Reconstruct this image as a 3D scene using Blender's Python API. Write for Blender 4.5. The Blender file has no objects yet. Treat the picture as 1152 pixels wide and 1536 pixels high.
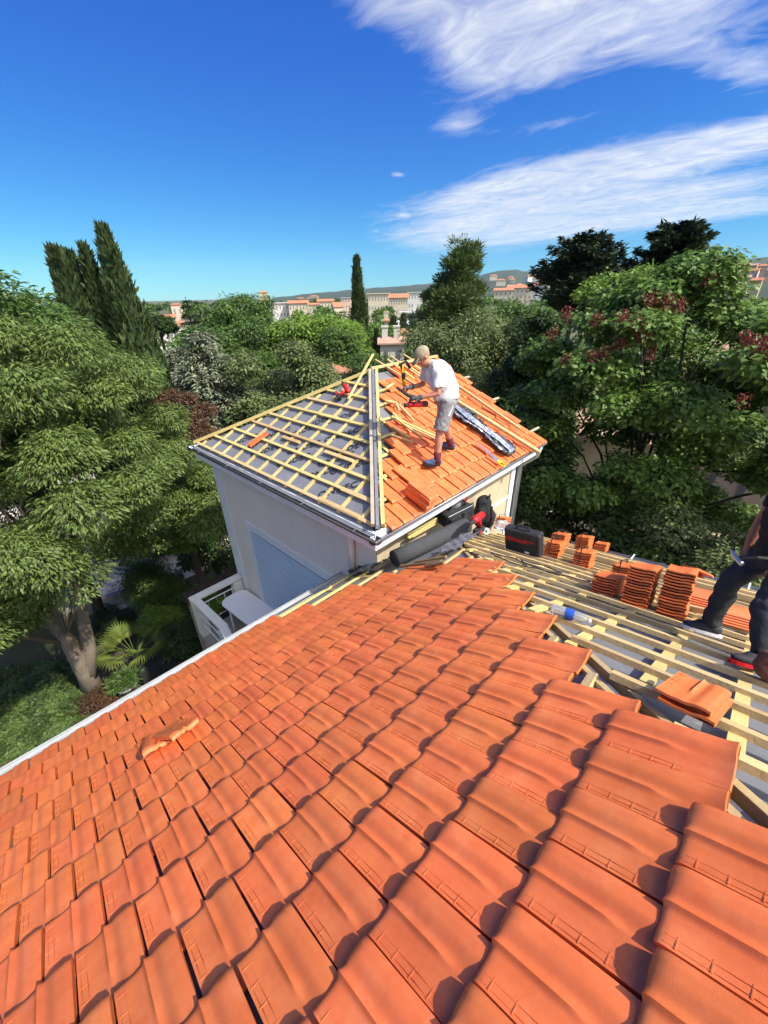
import bpy, bmesh, math, random
import numpy as np
from math import sin, cos, tan, pi, radians, atan, atan2, sqrt
from mathutils import Vector, Matrix, Quaternion

# ------------------------------------------------------------------ camera
CZ = 10.49                    # eye height above the garden
FPX, HY = 601.0, 442.0        # focal length in photo pixels, horizon row
ROLL = math.radians(-1.31)    # slight roll of the hand-held camera
PITCH = atan((768 - HY) / FPX)
S = bpy.context.scene
COL = S.collection
cam_d = bpy.data.cameras.new('camera')
cam_d.sensor_fit = 'HORIZONTAL'; cam_d.sensor_width = 36.0
cam_d.lens = FPX / 1152 * 36.0
cam_d.clip_start = 0.05; cam_d.clip_end = 20000
cam = bpy.data.objects.new('camera', cam_d); COL.objects.link(cam)
cam.location = (0, 0, CZ); cam.matrix_world = Matrix.Translation((0, 0, CZ)) @ Matrix.Rotation(pi / 2 - PITCH, 4, 'X') @ Matrix.Rotation(ROLL, 4, 'Z')
S.camera = cam

# ------------------------------------------------------------------ frames
AZ = radians(45.3)                               # main house axis
AZA = radians(44.0)                              # annex axis
def frame(az):
    return Matrix(((sin(az), -cos(az), 0, 0), (cos(az), sin(az), 0, 0), (0, 0, 1, 0), (0, 0, 0, 1)))
MAIN = frame(AZ)
KA = 1.114                                       # the annex is laid out in its own units
ANX = frame(AZA) @ Matrix.Translation((-.118, .044, 0)) @ Matrix.Scale(KA, 4)
CZA = 9.5                                        # eye height in annex units

# ------------------------------------------------------------------ world, sun
SUN_EL = radians(49)
SUN_AZ = AZ + pi / 2 - radians(18)          # clockwise from +Y: behind and to the right of the eye
w = bpy.data.worlds.new('World'); S.world = w; w.use_nodes = True
N = w.node_tree.nodes; L = w.node_tree.links
for n in list(N): N.remove(n)
def nd(t, **k):
    n = N.new(t)
    for a, b in k.items(): setattr(n, a, b)
    return n
out = nd('ShaderNodeOutputWorld'); bg = nd('ShaderNodeBackground')
sky = nd('ShaderNodeTexSky', sky_type='NISHITA', sun_disc=False, sun_elevation=SUN_EL, sun_rotation=SUN_AZ,
         altitude=100, air_density=1.0, dust_density=0.0, ozone_density=6.0)
srgb = nd('ShaderNodeSeparateColor'); L.new(sky.outputs[0], srgb.inputs[0]); crgb = nd('ShaderNodeCombineColor')
def grade(i, k, g):
    p = nd('ShaderNodeMath', operation='POWER'); q = nd('ShaderNodeMath', operation='MULTIPLY'); d_ = nd('ShaderNodeMath', operation='DIVIDE')
    d_.inputs[1].default_value = 7.32; p.inputs[1].default_value = g; q.inputs[1].default_value = 7.32 * k
    L.new(srgb.outputs[i], d_.inputs[0]); L.new(d_.outputs[0], p.inputs[0]); L.new(p.outputs[0], q.inputs[0]); L.new(q.outputs[0], crgb.inputs[i])
grade(0, .34, 1.6); grade(1, .76, 1.26); grade(2, .97, .62)
geo = nd('ShaderNodeTexCoord')
sep = nd('ShaderNodeSeparateXYZ'); L.new(geo.outputs['Generated'], sep.inputs[0])
def mth(op, a, b=None, c=None, clamp=False):
    m = nd('ShaderNodeMath', operation=op); m.use_clamp = clamp
    for i, v in enumerate((a, b, c)):
        if v is None: continue
        if isinstance(v, (int, float)): m.inputs[i].default_value = v
        else: L.new(v, m.inputs[i])
    return m.outputs[0]
zc = mth('MAXIMUM', sep.outputs[2], 0.02)
px = mth('DIVIDE', sep.outputs[0], mth('ADD', zc, 0.12)); py = mth('DIVIDE', sep.outputs[1], mth('ADD', zc, 0.12))
cmb = nd('ShaderNodeCombineXYZ'); L.new(px, cmb.inputs[0]); L.new(py, cmb.inputs[1])
def rotscale(ang, sx, sy, off=(0, 0, 0)):
    a = mth('ADD', mth('MULTIPLY', px, cos(ang) * sx), mth('MULTIPLY', py, sin(ang) * sx))
    b = mth('ADD', mth('MULTIPLY', px, -sin(ang) * sy), mth('MULTIPLY', py, cos(ang) * sy))
    c = nd('ShaderNodeCombineXYZ'); L.new(mth('ADD', a, off[0]), c.inputs[0]); L.new(mth('ADD', b, off[1]), c.inputs[1]); return c.outputs[0]
def noise(vec, scale, detail, rough, dist=0.0):
    n = nd('ShaderNodeTexNoise'); n.inputs['Scale'].default_value = scale; n.inputs['Detail'].default_value = detail
    n.inputs['Roughness'].default_value = rough; n.inputs['Distortion'].default_value = dist
    L.new(vec, n.inputs['Vector']); return n.outputs[0]
warp = noise(rotscale(0, 1, 1, (4.2, 1.1, 0)), 1.1, 3, .5)
streak = noise(rotscale(radians(-40), 0.5, 1.5, (1.3, .4, 0)), 1.7, 6, 0.52, 0.8)
fine = noise(rotscale(radians(-35), 1.5, 2.8), 2.8, 9, 0.62, 1.6)
def blob(cx, cy, rx, ry, ang):
    """soft bank of cirrus on the cloud layer"""
    dx = mth('SUBTRACT', px, cx); dy = mth('SUBTRACT', py, cy)
    a = mth('ADD', mth('MULTIPLY', dx, cos(ang) / rx), mth('MULTIPLY', dy, sin(ang) / rx))
    b = mth('ADD', mth('MULTIPLY', dx, -sin(ang) / ry), mth('MULTIPLY', dy, cos(ang) / ry))
    r = mth('ADD', mth('MULTIPLY', a, a), mth('MULTIPLY', b, b))
    return mth('POWER', 2.718, mth('MULTIPLY', r, -1.0))
def cloud_pt(x, y):
    r = ray(x, y); zz = r[2] / r.length + 0.12
    return r[0] / r.length / zz, r[1] / r.length / zz
def ray(x, y):
    a, b = x - 576, y - 768; a, b = a * cos(ROLL) + b * sin(ROLL), -a * sin(ROLL) + b * cos(ROLL)
    r = a / FPX; dn = b / FPX
    return Vector((r, cos(PITCH) - dn * sin(PITCH), -sin(PITCH) - dn * cos(PITCH)))
banks = []
for (x, y, rx, ry, an, wt) in (
        (700, 20, .30, .20, radians(20), 1.0), (860, 40, .36, .24, radians(-5), 1.1), (1030, 20, .36, .22, 0, .85), (560, -10, .24, .16, 0, .45),
        (760, 110, .26, .22, 0, .95), (690, 185, .14, .14, 0, .9), (860, 180, .40, .07, radians(-25), .5),
        (760, 290, .6, .36, radians(-40), .9), (900, 255, .8, .36, radians(-40), 1.1), (1080, 215, .8, .22, radians(-40), 1.1),
        (1000, 290, 1.0, .24, radians(-40), .8), (1130, 310, 1.1, .35, radians(-40), .8), (690, 350, .9, .7, radians(-40), .95), (850, 340, 1.2, .7, radians(-40), .95),
        (596, 262, .055, .045, radians(30), 1.0), (602, 323, .06, .05, 0, .6), (1135, 105, .16, .10, .3, .8), (1060, 90, .22, .10, .3, .45)):
    cx, cy = cloud_pt(x, y)
    banks.append(mth('MULTIPLY', blob(cx, cy, rx, ry, an), wt))
acc = banks[0]
for b in banks[1:]: acc = mth('ADD', acc, b)
acc = mth('MINIMUM', acc, 1.25)
dens = mth('ADD', mth('MULTIPLY', streak, .85), mth('MULTIPLY', fine, 1.0))
# unseen cloud added to the right and behind the view, for fill light
side = mth('MULTIPLY', mth('ADD', mth('SUBTRACT', px, mth('MULTIPLY', py, .95)), .10), 1.5, clamp=True)
acc = mth('MAXIMUM', acc, mth('MULTIPLY', side, 1.35))
dens = mth('SUBTRACT', mth('ADD', mth('ADD', dens, mth('MULTIPLY', warp, .35)), mth('MULTIPLY', acc, 0.80)), 1.40)
dens = mth('MULTIPLY', dens, 1.05, clamp=True)
dens = mth('POWER', dens, 1.2)
fadeh = mth('MULTIPLY', sep.outputs[2], 9.0, clamp=True)
dens = mth('MULTIPLY', mth('MULTIPLY', dens, fadeh), 0.92)
mix = nd('ShaderNodeMix', data_type='RGBA')
L.new(dens, mix.inputs['Factor']); L.new(crgb.outputs[0], mix.inputs['A'])
sdot = nd('ShaderNodeVectorMath', operation='DOT_PRODUCT'); L.new(geo.outputs['Generated'], sdot.inputs[0])
sdot.inputs[1].default_value = (sin(SUN_AZ) * cos(SUN_EL), cos(SUN_AZ) * cos(SUN_EL), sin(SUN_EL))
fwd_sc = mth('ADD', 1.0, mth('MULTIPLY', mth('POWER', mth('MAXIMUM', sdot.outputs['Value'], 0.0), 3.0), 3.6))   # thin cloud scatters forward; gain raised on unseen cloud to add fill light
cl = nd('ShaderNodeVectorMath', operation='SCALE'); cl.inputs[0].default_value = (6.9, 7.1, 7.4); L.new(fwd_sc, cl.inputs['Scale']); L.new(cl.outputs[0], mix.inputs['B'])
L.new(mix.outputs['Result'], bg.inputs[0]); bg.inputs[1].default_value = 0.082
L.new(bg.outputs[0], out.inputs[0])

sun_d = bpy.data.lights.new('sun', 'SUN'); sun_d.energy = 4.1; sun_d.angle = radians(0.8); sun_d.color = (1, .93, .82)
sun = bpy.data.objects.new('sun', sun_d); COL.objects.link(sun)
SUN_DIR = Vector((sin(SUN_AZ) * cos(SUN_EL), cos(SUN_AZ) * cos(SUN_EL), sin(SUN_EL)))
sun.rotation_euler = SUN_DIR.to_track_quat('Z', 'Y').to_euler(); sun.location = (0, 0, 40)

S.view_settings.view_transform = 'Standard'; S.view_settings.look = 'None'
S.view_settings.exposure = 0.74; S.view_settings.gamma = 1.0; S.view_settings.use_curve_mapping = False
S.render.resolution_x = 768; S.render.resolution_y = 1024
S.cycles.max_bounces = 6; S.cycles.transparent_max_bounces = 6; S.cycles.sample_clamp_indirect = 6

# ------------------------------------------------------------------ pixel helpers (give directions; depth comes from planes)
TH = radians(29.3); TA, CA, SA = tan(TH), cos(TH), sin(TH)          # tiled slope A
BB_ = -.13; BA_ = -(TA + BB_) / .965                                  # battened slope B: fall along u and along d; it meets A on the hip
ZH = -1.309 / CA; HC = 1.477                     # height of roof plane under the eye, hip offset
KX = 0.51                                        # annex roof slope (rise / run)
ZE = -2.40
_ux, _dx = MAIN.col[0].to_3d(), MAIN.col[1].to_3d()
C0 = Vector((0, 0, CZ))
ANXI = ANX.inverted(); _CL = ANXI @ C0
def _al(x, y): return (ANXI.to_3x3() @ ray(x, y))
def on_A(x, y, o=0.0): R = ray(x, y); return C0 + R * ((ZH + o) / (R[2] + R.dot(_dx) * TA))
def on_B(x, y, o=0.0): R = ray(x, y); return C0 + R * ((ZH + o - HC * BA_) / (R[2] - R.dot(_ux) * BA_ - R.dot(_dx) * BB_))
def on_S(x, y, o=0.0): R = _al(x, y); t = (CZA + ZE + o + (_CL[1] - 2.62) * KX - _CL[2]) / (R[2] - R[1] * KX); return ANX @ (_CL + R * t)
def on_L(x, y, o=0.0): R = _al(x, y); t = (CZA + ZE + o + (_CL[0] - 2.71) * KX - _CL[2]) / (R[2] - R[0] * KX); return ANX @ (_CL + R * t)
def on_ua(x, y, a): R = _al(x, y); return ANX @ (_CL + R * ((a - _CL[0]) / R[0]))
def on_da(x, y, a): R = _al(x, y); return ANX @ (_CL + R * ((a - _CL[1]) / R[1]))
def on_z(x, y, z): R = ray(x, y); return C0 + R * ((z - CZ) / R[2])
def at_dist(x, y, dist): R = ray(x, y); return C0 + R * (dist / sqrt(R[0] ** 2 + R[1] ** 2))
def proj(P):
    P = P - C0; fw = P[1] * cos(PITCH) - P[2] * sin(PITCH); dn = -P[1] * sin(PITCH) - P[2] * cos(PITCH)
    if fw < 0.05: return (-9999, -9999)
    x, y = FPX * P[0] / fw, FPX * dn / fw
    return 576 + x * cos(ROLL) - y * sin(ROLL), 768 + x * sin(ROLL) + y * cos(ROLL)

# ------------------------------------------------------------------ materials
MATS = {}
def mat(name, base, rough=0.8, var=None, vscale=6.0, bump=0.0, bscale=40.0, objvar=0.0, metal=0.0, spec=0.3,
        coords='Object', stretch=(1, 1, 1), detail=6, dirt=None, dscale=2.0, dthr=(.5, .7), trans=0.0, attr=None):
    m = bpy.data.materials.new(name); m.use_nodes = True; MATS[name] = m
    nt = m.node_tree; n = nt.nodes; l = nt.links
    b = n['Principled BSDF']; b.inputs['Roughness'].default_value = rough; b.inputs['Metallic'].default_value = metal
    b.inputs['Specular IOR Level'].default_value = spec
    b.inputs['Base Color'].default_value = (*base, 1)
    tc = n.new('ShaderNodeTexCoord'); mp = n.new('ShaderNodeMapping'); mp.inputs['Scale'].default_value = stretch
    l.new(tc.outputs[coords], mp.inputs[0]); vec = mp.outputs[0]
    oi = n.new('ShaderNodeObjectInfo')
    if objvar or var:
        ad = n.new('ShaderNodeVectorMath'); ad.operation = 'ADD'; sc = n.new('ShaderNodeVectorMath'); sc.operation = 'SCALE'
        cm = n.new('ShaderNodeCombineXYZ'); l.new(oi.outputs['Random'], cm.inputs[0]); l.new(oi.outputs['Random'], cm.inputs[1])
        sc.inputs['Scale'].default_value = 37.0; l.new(cm.outputs[0], sc.inputs[0])
        l.new(vec, ad.inputs[0]); l.new(sc.outputs[0], ad.inputs[1]); vec = ad.outputs[0]
    col = None
    if var:
        nz = n.new('ShaderNodeTexNoise'); nz.inputs['Scale'].default_value = vscale; nz.inputs['Detail'].default_value = detail
        nz.inputs['Roughness'].default_value = .65
        l.new(vec, nz.inputs['Vector'])
        rp = n.new('ShaderNodeValToRGB'); rp.color_ramp.elements[0].position = .3; rp.color_ramp.elements[1].position = .7
        rp.color_ramp.elements[0].color = (*base, 1); rp.color_ramp.elements[1].color = (*var, 1)
        l.new(nz.outputs[0], rp.inputs[0]); col = rp.outputs[0]
    if dirt:
        nz = n.new('ShaderNodeTexNoise'); nz.inputs['Scale'].default_value = dscale; nz.inputs['Detail'].default_value = 8
        nz.inputs['Roughness'].default_value = .7; l.new(vec, nz.inputs['Vector'])
        rp = n.new('ShaderNodeMapRange'); rp.inputs['From Min'].default_value = dthr[0]; rp.inputs['From Max'].default_value = dthr[1]
        l.new(nz.outputs[0], rp.inputs[0])
        mx = n.new('ShaderNodeMix'); mx.data_type = 'RGBA'; l.new(rp.outputs[0], mx.inputs['Factor'])
        if col: l.new(col, mx.inputs['A'])
        else: mx.inputs['A'].default_value = (*base, 1)
        mx.inputs['B'].default_value = (*dirt, 1); col = mx.outputs['Result']
    if attr:
        at = n.new('ShaderNodeAttribute'); at.attribute_name = attr
        mx = n.new('ShaderNodeMix'); mx.data_type = 'RGBA'; mx.blend_type = 'MULTIPLY'; mx.inputs['Factor'].default_value = 1
        if col: l.new(col, mx.inputs['A'])
        else: mx.inputs['A'].default_value = (*base, 1)
        l.new(at.outputs['Color'], mx.inputs['B']); col = mx.outputs['Result']
    if objvar:
        hs = n.new('ShaderNodeHueSaturation')
        if col: l.new(col, hs.inputs['Color'])
        else: hs.inputs['Color'].default_value = (*base, 1)
        mr = n.new('ShaderNodeMapRange'); mr.inputs['To Min'].default_value = 1 - objvar; mr.inputs['To Max'].default_value = 1 + objvar
        l.new(oi.outputs['Random'], mr.inputs[0]); l.new(mr.outputs[0], hs.inputs['Value'])
        mh = n.new('ShaderNodeMapRange'); mh.inputs['To Min'].default_value = .5 - objvar * .03; mh.inputs['To Max'].default_value = .5 + objvar * .03
        mm = n.new('ShaderNodeMath'); mm.operation = 'FRACT'; m7 = n.new('ShaderNodeMath'); m7.operation = 'MULTIPLY'; m7.inputs[1].default_value = 7.31
        l.new(oi.outputs['Random'], m7.inputs[0]); l.new(m7.outputs[0], mm.inputs[0]); l.new(mm.outputs[0], mh.inputs[0]); l.new(mh.outputs[0], hs.inputs['Hue'])
        col = hs.outputs[0]
    if col: l.new(col, b.inputs['Base Color'])
    if bump:
        nz = n.new('ShaderNodeTexNoise'); nz.inputs['Scale'].default_value = bscale; nz.inputs['Detail'].default_value = 5
        l.new(vec, nz.inputs['Vector'])
        bp = n.new('ShaderNodeBump'); bp.inputs['Strength'].default_value = bump; bp.inputs['Distance'].default_value = 0.02
        l.new(nz.outputs[0], bp.inputs['Height']); l.new(bp.outputs[0], b.inputs['Normal'])
    if trans:
        tr = n.new('ShaderNodeBsdfTranslucent'); ms = n.new('ShaderNodeMixShader'); ms.inputs[0].default_value = trans
        if col: l.new(col, tr.inputs['Color'])
        else: tr.inputs['Color'].default_value = (*base, 1)
        l.new(b.outputs[0], ms.inputs[1]); l.new(tr.outputs[0], ms.inputs[2]); l.new(ms.outputs[0], n['Material Output'].inputs[0])
    return m

# ------------------------------------------------------------------ mesh helpers
class MB:
    def __init__(s): s.v = []; s.f = []; s.m = []; s.mi = 0
    def add(s, vs, fs):
        o = len(s.v); s.v.extend([tuple(v) for v in vs]); s.f.extend([tuple(i + o for i in f) for f in fs]); s.m.extend([s.mi] * len(fs)); return s
    def box(s, lo, hi, M=None):
        vs = [Vector((x, y, z)) for z in (lo[2], hi[2]) for y in (lo[1], hi[1]) for x in (lo[0], hi[0])]
        if M is not None: vs = [M @ v for v in vs]
        return s.add(vs, [(0, 2, 3, 1), (4, 5, 7, 6), (0, 1, 5, 4), (2, 6, 7, 3), (0, 4, 6, 2), (1, 3, 7, 5)])
    def beam(s, a, b, wd, ht, up=Vector((0, 0, 1)), twist=0.0):
        """bar of section wd x ht from a to b; top face centred on the line a-b"""
        a = Vector(a); b = Vector(b); t = (b - a).normalized(); sd = t.cross(Vector(up)).normalized(); n = sd.cross(t).normalized()
        if twist: q = Quaternion(t, twist); sd = q @ sd; n = q @ n
        vs = [p + sd * sx * wd / 2 + n * z for p in (a, b) for (sx, z) in ((-1, 0), (1, 0), (1, -ht), (-1, -ht))]
        return s.add(vs, [(0, 1, 2, 3), (7, 6, 5, 4), (0, 4, 5, 1), (1, 5, 6, 2), (2, 6, 7, 3), (3, 7, 4, 0)])
    def tube(s, pts, rad, seg=8, cap=True, flat=1.0):
        pts = [Vector(p) for p in pts]; n = len(pts)
        if not hasattr(rad, '__len__'): rad = [rad] * n
        rings = []; t0 = (pts[1] - pts[0]).normalized()
        ref = Vector((0, 0, 1)) if abs(t0.z) < .9 else Vector((1, 0, 0))
        sd = t0.cross(ref).normalized()
        for i, p in enumerate(pts):
            t = (pts[min(i + 1, n - 1)] - pts[max(i - 1, 0)]).normalized()
            sd = (sd - t * sd.dot(t)).normalized(); nn = t.cross(sd)
            r = rad[i]; rx, ry = (r if hasattr(r, '__len__') else (r, r * flat))
            rings.append([p + sd * cos(2 * pi * k / seg) * rx + nn * sin(2 * pi * k / seg) * ry for k in range(seg)])
        vs = [v for r in rings for v in r]; fs = []
        for i in range(n - 1):
            for k in range(seg): fs.append((i * seg + k, i * seg + (k + 1) % seg, (i + 1) * seg + (k + 1) % seg, (i + 1) * seg + k))
        if cap: fs.append(tuple(range(seg))[::-1]); fs.append(tuple((n - 1) * seg + k for k in range(seg)))
        return s.add(vs, fs)
    def lathe(s, prof, seg=16, M=None):
        vs = []; fs = []
        for (r, z) in prof:
            for k in range(seg): vs.append(Vector((r * cos(2 * pi * k / seg), r * sin(2 * pi * k / seg), z)))
        if M is not None: vs = [M @ v for v in vs]
        for i in range(len(prof) - 1):
            for k in range(seg): fs.append((i * seg + k, i * seg + (k + 1) % seg, (i + 1) * seg + (k + 1) % seg, (i + 1) * seg + k))
        return s.add(vs, fs)
    def ell(s, c, r, seg=10, rings=7, M=None):
        vs = []; fs = []; c = Vector(c); r = r if hasattr(r, '__len__') else (r, r, r)
        for i in range(rings + 1):
            th = pi * i / rings
            for k in range(seg):
                v = Vector((r[0] * sin(th) * cos(2 * pi * k / seg), r[1] * sin(th) * sin(2 * pi * k / seg), r[2] * cos(th)))
                vs.append((M @ v if M is not None else v) + c)
        for i in range(rings):
            for k in range(seg): fs.append((i * seg + k, (i + 1) * seg + k, (i + 1) * seg + (k + 1) % seg, i * seg + (k + 1) % seg))
        return s.add(vs, fs)
    def mesh(s, name, mats, smooth=False):
        me = bpy.data.meshes.new(name); me.from_pydata(s.v, [], s.f); me.validate()
        for m in (mats if isinstance(mats, (list, tuple)) else [mats]): me.materials.append(m if not isinstance(m, str) else MATS[m])
        if len(me.polygons) == len(s.m): me.polygons.foreach_set('material_index', s.m)
        if smooth: me.polygons.foreach_set('use_smooth', [True] * len(me.polygons))
        me.update(); return me
    def build(s, name, mats, parent=None, smooth=False, M=None):
        return obj(name, s.mesh(name, mats, smooth), parent, M)
def obj(name, me, parent=None, M=None):
    o = bpy.data.objects.new(name, me); COL.objects.link(o)
    if parent is not None: o.parent = parent
    if M is not None: o.matrix_basis = M
    return o
def tag(o, label=None, cat=None, group=None, kind=None):
    if label: o['label'] = label
    if cat: o['category'] = cat
    if group: o['group'] = group
    if kind: o['kind'] = kind
    return o
def thing(name, label, cat, M=None, group=None):
    o = bpy.data.objects.new(name, None); COL.objects.link(o); o.empty_display_size = .2
    if M is not None: o.matrix_basis = M
    return tag(o, label, cat, group)
def bevel(o, wd, seg=2):
    m = o.modifiers.new('bevel', 'BEVEL'); m.width = wd; m.segments = seg; m.limit_method = 'ANGLE'; return o
def T(x, y=None, z=None): return Matrix.Translation(x if y is None else (x, y, z))
def RZ(a): return Matrix.Rotation(a, 4, 'Z')
def RX(a): return Matrix.Rotation(a, 4, 'X')
def RY(a): return Matrix.Rotation(a, 4, 'Y')
def basis(o, x, y, z): 
    return Matrix(((x[0], y[0], z[0], o[0]), (x[1], y[1], z[1], o[1]), (x[2], y[2], z[2], o[2]), (0, 0, 0, 1)))
def sstep(a, b, x):
    t = np.clip((x - a) / (b - a), 0, 1); return t * t * (3 - 2 * t)
rnd = random.Random(11)
# ================================================================== materials used by the buildings
mat('tile', (.71, .178, .050), .46, var=(.60, .132, .034), vscale=11, bump=.07, bscale=260, objvar=.12, spec=.45, detail=10, dirt=(.74, .225, .080), dscale=6, dthr=(.50, .80))
mat('tile_old', (.42, .17, .095), .85, var=(.28, .12, .075), vscale=3, bump=.2, bscale=60, dirt=(.30, .24, .18), dscale=4, dthr=(.5, .7))
mat('timber', (.57, .42, .21), .75, var=(.46, .32, .14), vscale=5, bump=.15, bscale=60, stretch=(1, 1, 1), objvar=.16, dirt=(.30, .19, .08), dscale=9, dthr=(.66, .74))
mat('timber_yellow', (.60, .49, .20), .75, var=(.52, .40, .14), vscale=7, bump=.12, bscale=60, objvar=.10)
mat('timber_grey', (.42, .36, .27), .85, var=(.31, .26, .19), vscale=9, bump=.2, bscale=60, objvar=.12)
mat('underlay', (.150, .155, .172), .55, var=(.19, .195, .215), vscale=3.5, bump=.35, bscale=7, spec=.3, dirt=(.32, .33, .35), dscale=3, dthr=(.62, .75))
mat('print_black', (.035, .035, .04), .6)
mat('render_grey', (.72, .66, .59), .9, var=(.67, .61, .545), vscale=2, dirt=(.56, .51, .45), dscale=1.3, dthr=(.52, .85), stretch=(1, 1, .35), bump=.12, bscale=90)
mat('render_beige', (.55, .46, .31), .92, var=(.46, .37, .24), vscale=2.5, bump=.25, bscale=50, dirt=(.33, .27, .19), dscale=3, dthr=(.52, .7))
mat('render_white', (.74, .72, .66), .9, var=(.64, .61, .54), vscale=4, bump=.15, bscale=60, dirt=(.45, .40, .30), dscale=6, dthr=(.6, .75))
mat('quoin_white', (.66, .68, .70), .85, var=(.60, .62, .64), vscale=3, bump=.1, bscale=60)
mat('slat_gap_shade', (.13, .16, .20), .7)  # dark backing colour paints the shade between the shutter slats
mat('shutter_blue', (.44, .54, .64), .55, var=(.40, .50, .60), vscale=2)
mat('zinc', (.42, .44, .46), .38, var=(.30, .32, .34), vscale=6, metal=.6, spec=.5)
mat('zinc_pale', (.33, .35, .36), .5, var=(.26, .28, .29), vscale=5)
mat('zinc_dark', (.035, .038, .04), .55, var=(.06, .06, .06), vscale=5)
mat('white_metal', (.78, .80, .82), .4, var=(.68, .70, .72), vscale=8)
mat('terrace_floor', (.32, .30, .26), .8, var=(.26, .24, .20), vscale=6)

# ================================================================== roof tile
TW, TE = 0.216, 0.338          # covering width, exposed length
def tile_mesh(name, nx=34, ny=12, fence=True, over=.065, exp=TE, wd=TW, thick=.026, seed=0, lip=True):
    """double-roll interlocking clay tile: x across, y down the slope (front edge at y = 0), z up"""
    g = .0058
    xs = np.linspace(0, 1, nx); ys = -np.concatenate([[0.0, .003, .008, .016, .028, .042], np.linspace(.06, exp + over, ny)])
    X, Y = np.meshgrid(xs, ys)
    fr = -Y / (exp + over)
    big = .018 * (sstep(.54, .78, X) - .45 * sstep(.90, 1.0, X)) + .004 * np.exp(-((X - .985) / .018) ** 2)
    nose = .0115 * sstep(.435, .475, X) * (1 - .8 * sstep(.485, .62, X)) + .0035 * np.exp(-((X - .482) / .018) ** 2)
    rib = nose * (1 - sstep(.50, .70, fr))
    side = .0045 * np.exp(-((X - .012) / .014) ** 2)
    pan = -.010 - .003 * np.exp(-((X - .28) / .12) ** 2)
    Z = pan + big * (1 - .35 * sstep(.66, .95, fr)) + rib + side
    Z = Z + .031 * (Y / exp)
    dl = .026 + .03 * sstep(.6, .8, X); drop = np.where(-Y < dl, (np.maximum(0, dl + Y) / dl) ** 2.6, 0) * (.0075 + .008 * sstep(.6, .8, X))       # rounded nose
    Z = Z - drop
    if lip: Z = Z + .010 * np.exp(-((fr - .985) / .02) ** 2)
    XX = g + X * (wd - 2 * g)
    ny2 = len(ys); mb = MB()
    top = [(float(XX[j, i]), float(Y[j, i]), float(Z[j, i])) for j in range(ny2) for i in range(nx)]
    fs = [(j * nx + i, (j + 1) * nx + i, (j + 1) * nx + i + 1, j * nx + i + 1) for j in range(ny2 - 1) for i in range(nx - 1)]
    mb.add(top, fs)
    def skirt(idx, dz):
        n = len(idx); vs = [top[i] for i in idx] + [(top[i][0], top[i][1], top[i][2] - dz) for i in idx]
        mb.add(vs, [(k, k + 1, n + k + 1, n + k) for k in range(n - 1)])
    skirt([i for i in range(nx)], thick)
    skirt([(ny2 - 1) * nx + i for i in range(nx)][::-1], .014)
    skirt([j * nx for j in range(ny2)][::-1], .024)
    skirt([j * nx + nx - 1 for j in range(ny2)], .024)
    und = [(0, 0), (1, 0), (1, ny2 - 1), (0, ny2 - 1)]
    mb.add([(float(XX[j, i * (nx - 1)]), float(Y[j, i * (nx - 1)]), float(Z[j].min()) - .012) for (i, j) in und], [(0, 1, 2, 3)])
    if fence:                                                              # moulded rails and ticks on the flat side
        def zat(x, y):
            i = min(max(int(x * (nx - 1)), 0), nx - 1); return float(np.interp(-y, -ys, Z[:, i]))
        def bar(x0, y0, x1, y1, w_):
            a = Vector((g + x0 * (wd - 2 * g), y0, zat(x0, y0) + .0008)); b = Vector((g + x1 * (wd - 2 * g), y1, zat(x1, y1) + .0008))
            mb.beam(a, b, w_, .004)
        for fx in (.055, .15):
            for k in range(3):
                y0 = -.02 - k * .085; bar(fx, y0, fx, y0 - .085, .0022)
        for k in range(4): bar(.03, -.045 - k * .068, .185, -.045 - k * .068, .0034)
    me = mb.mesh(name, 'tile', smooth=True)
    return me
def autosmooth(me, ang=50):
    bm = bmesh.new(); bm.from_mesh(me)
    bmesh.ops.remove_doubles(bm, verts=bm.verts, dist=1e-5)
    bmesh.ops.recalc_face_normals(bm, faces=bm.faces)
    for e in bm.edges:
        if len(e.link_faces) == 2 and e.calc_face_angle(0) > radians(ang): e.smooth = False
    bm.to_mesh(me); bm.free(); me.update(); return me
TILE_HI = autosmooth(tile_mesh('roof_tile_fine'), 60)
TILE_MID = autosmooth(tile_mesh('roof_tile_plain', 14, 6, fence=False), 60)
TILE_LOW = autosmooth(tile_mesh('roof_tile_coarse', 10, 4, fence=False), 60)
TWX = TW / KA
TILE_ANX = autosmooth(tile_mesh('roof_tile_short', 14, 4, fence=False, exp=.30, over=.05, wd=TWX), 60)

# ================================================================== main house
house = thing('main_house', 'house under the half tiled orange roof, with its far slope stripped to bare battens', 'house', MAIN)
def MP(u_, d_, z_): return Vector((u_, d_, CZ + z_))
FA = basis(MP(0, 0, ZH), (1, 0, 0), (0, CA, -SA), (0, SA, CA))        # slope A: x along eave, y down the slope
_bz = Vector((-BA_, -BB_, 1)).normalized(); _bx = Vector((0, -1, -BB_)).normalized()
FB = basis(MP(HC, 0, ZH), _bx, _bz.cross(_bx), _bz)                      # slope B: x = -d, y down the slope
_hl = FB.inverted().to_3x3() @ Vector((.965, 1, -TA)); HR = _hl.x / _hl.y  # the hip in slope B coordinates
D_EAVE = 5.36; ZEV = ZH - 4.04 * TA
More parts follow.
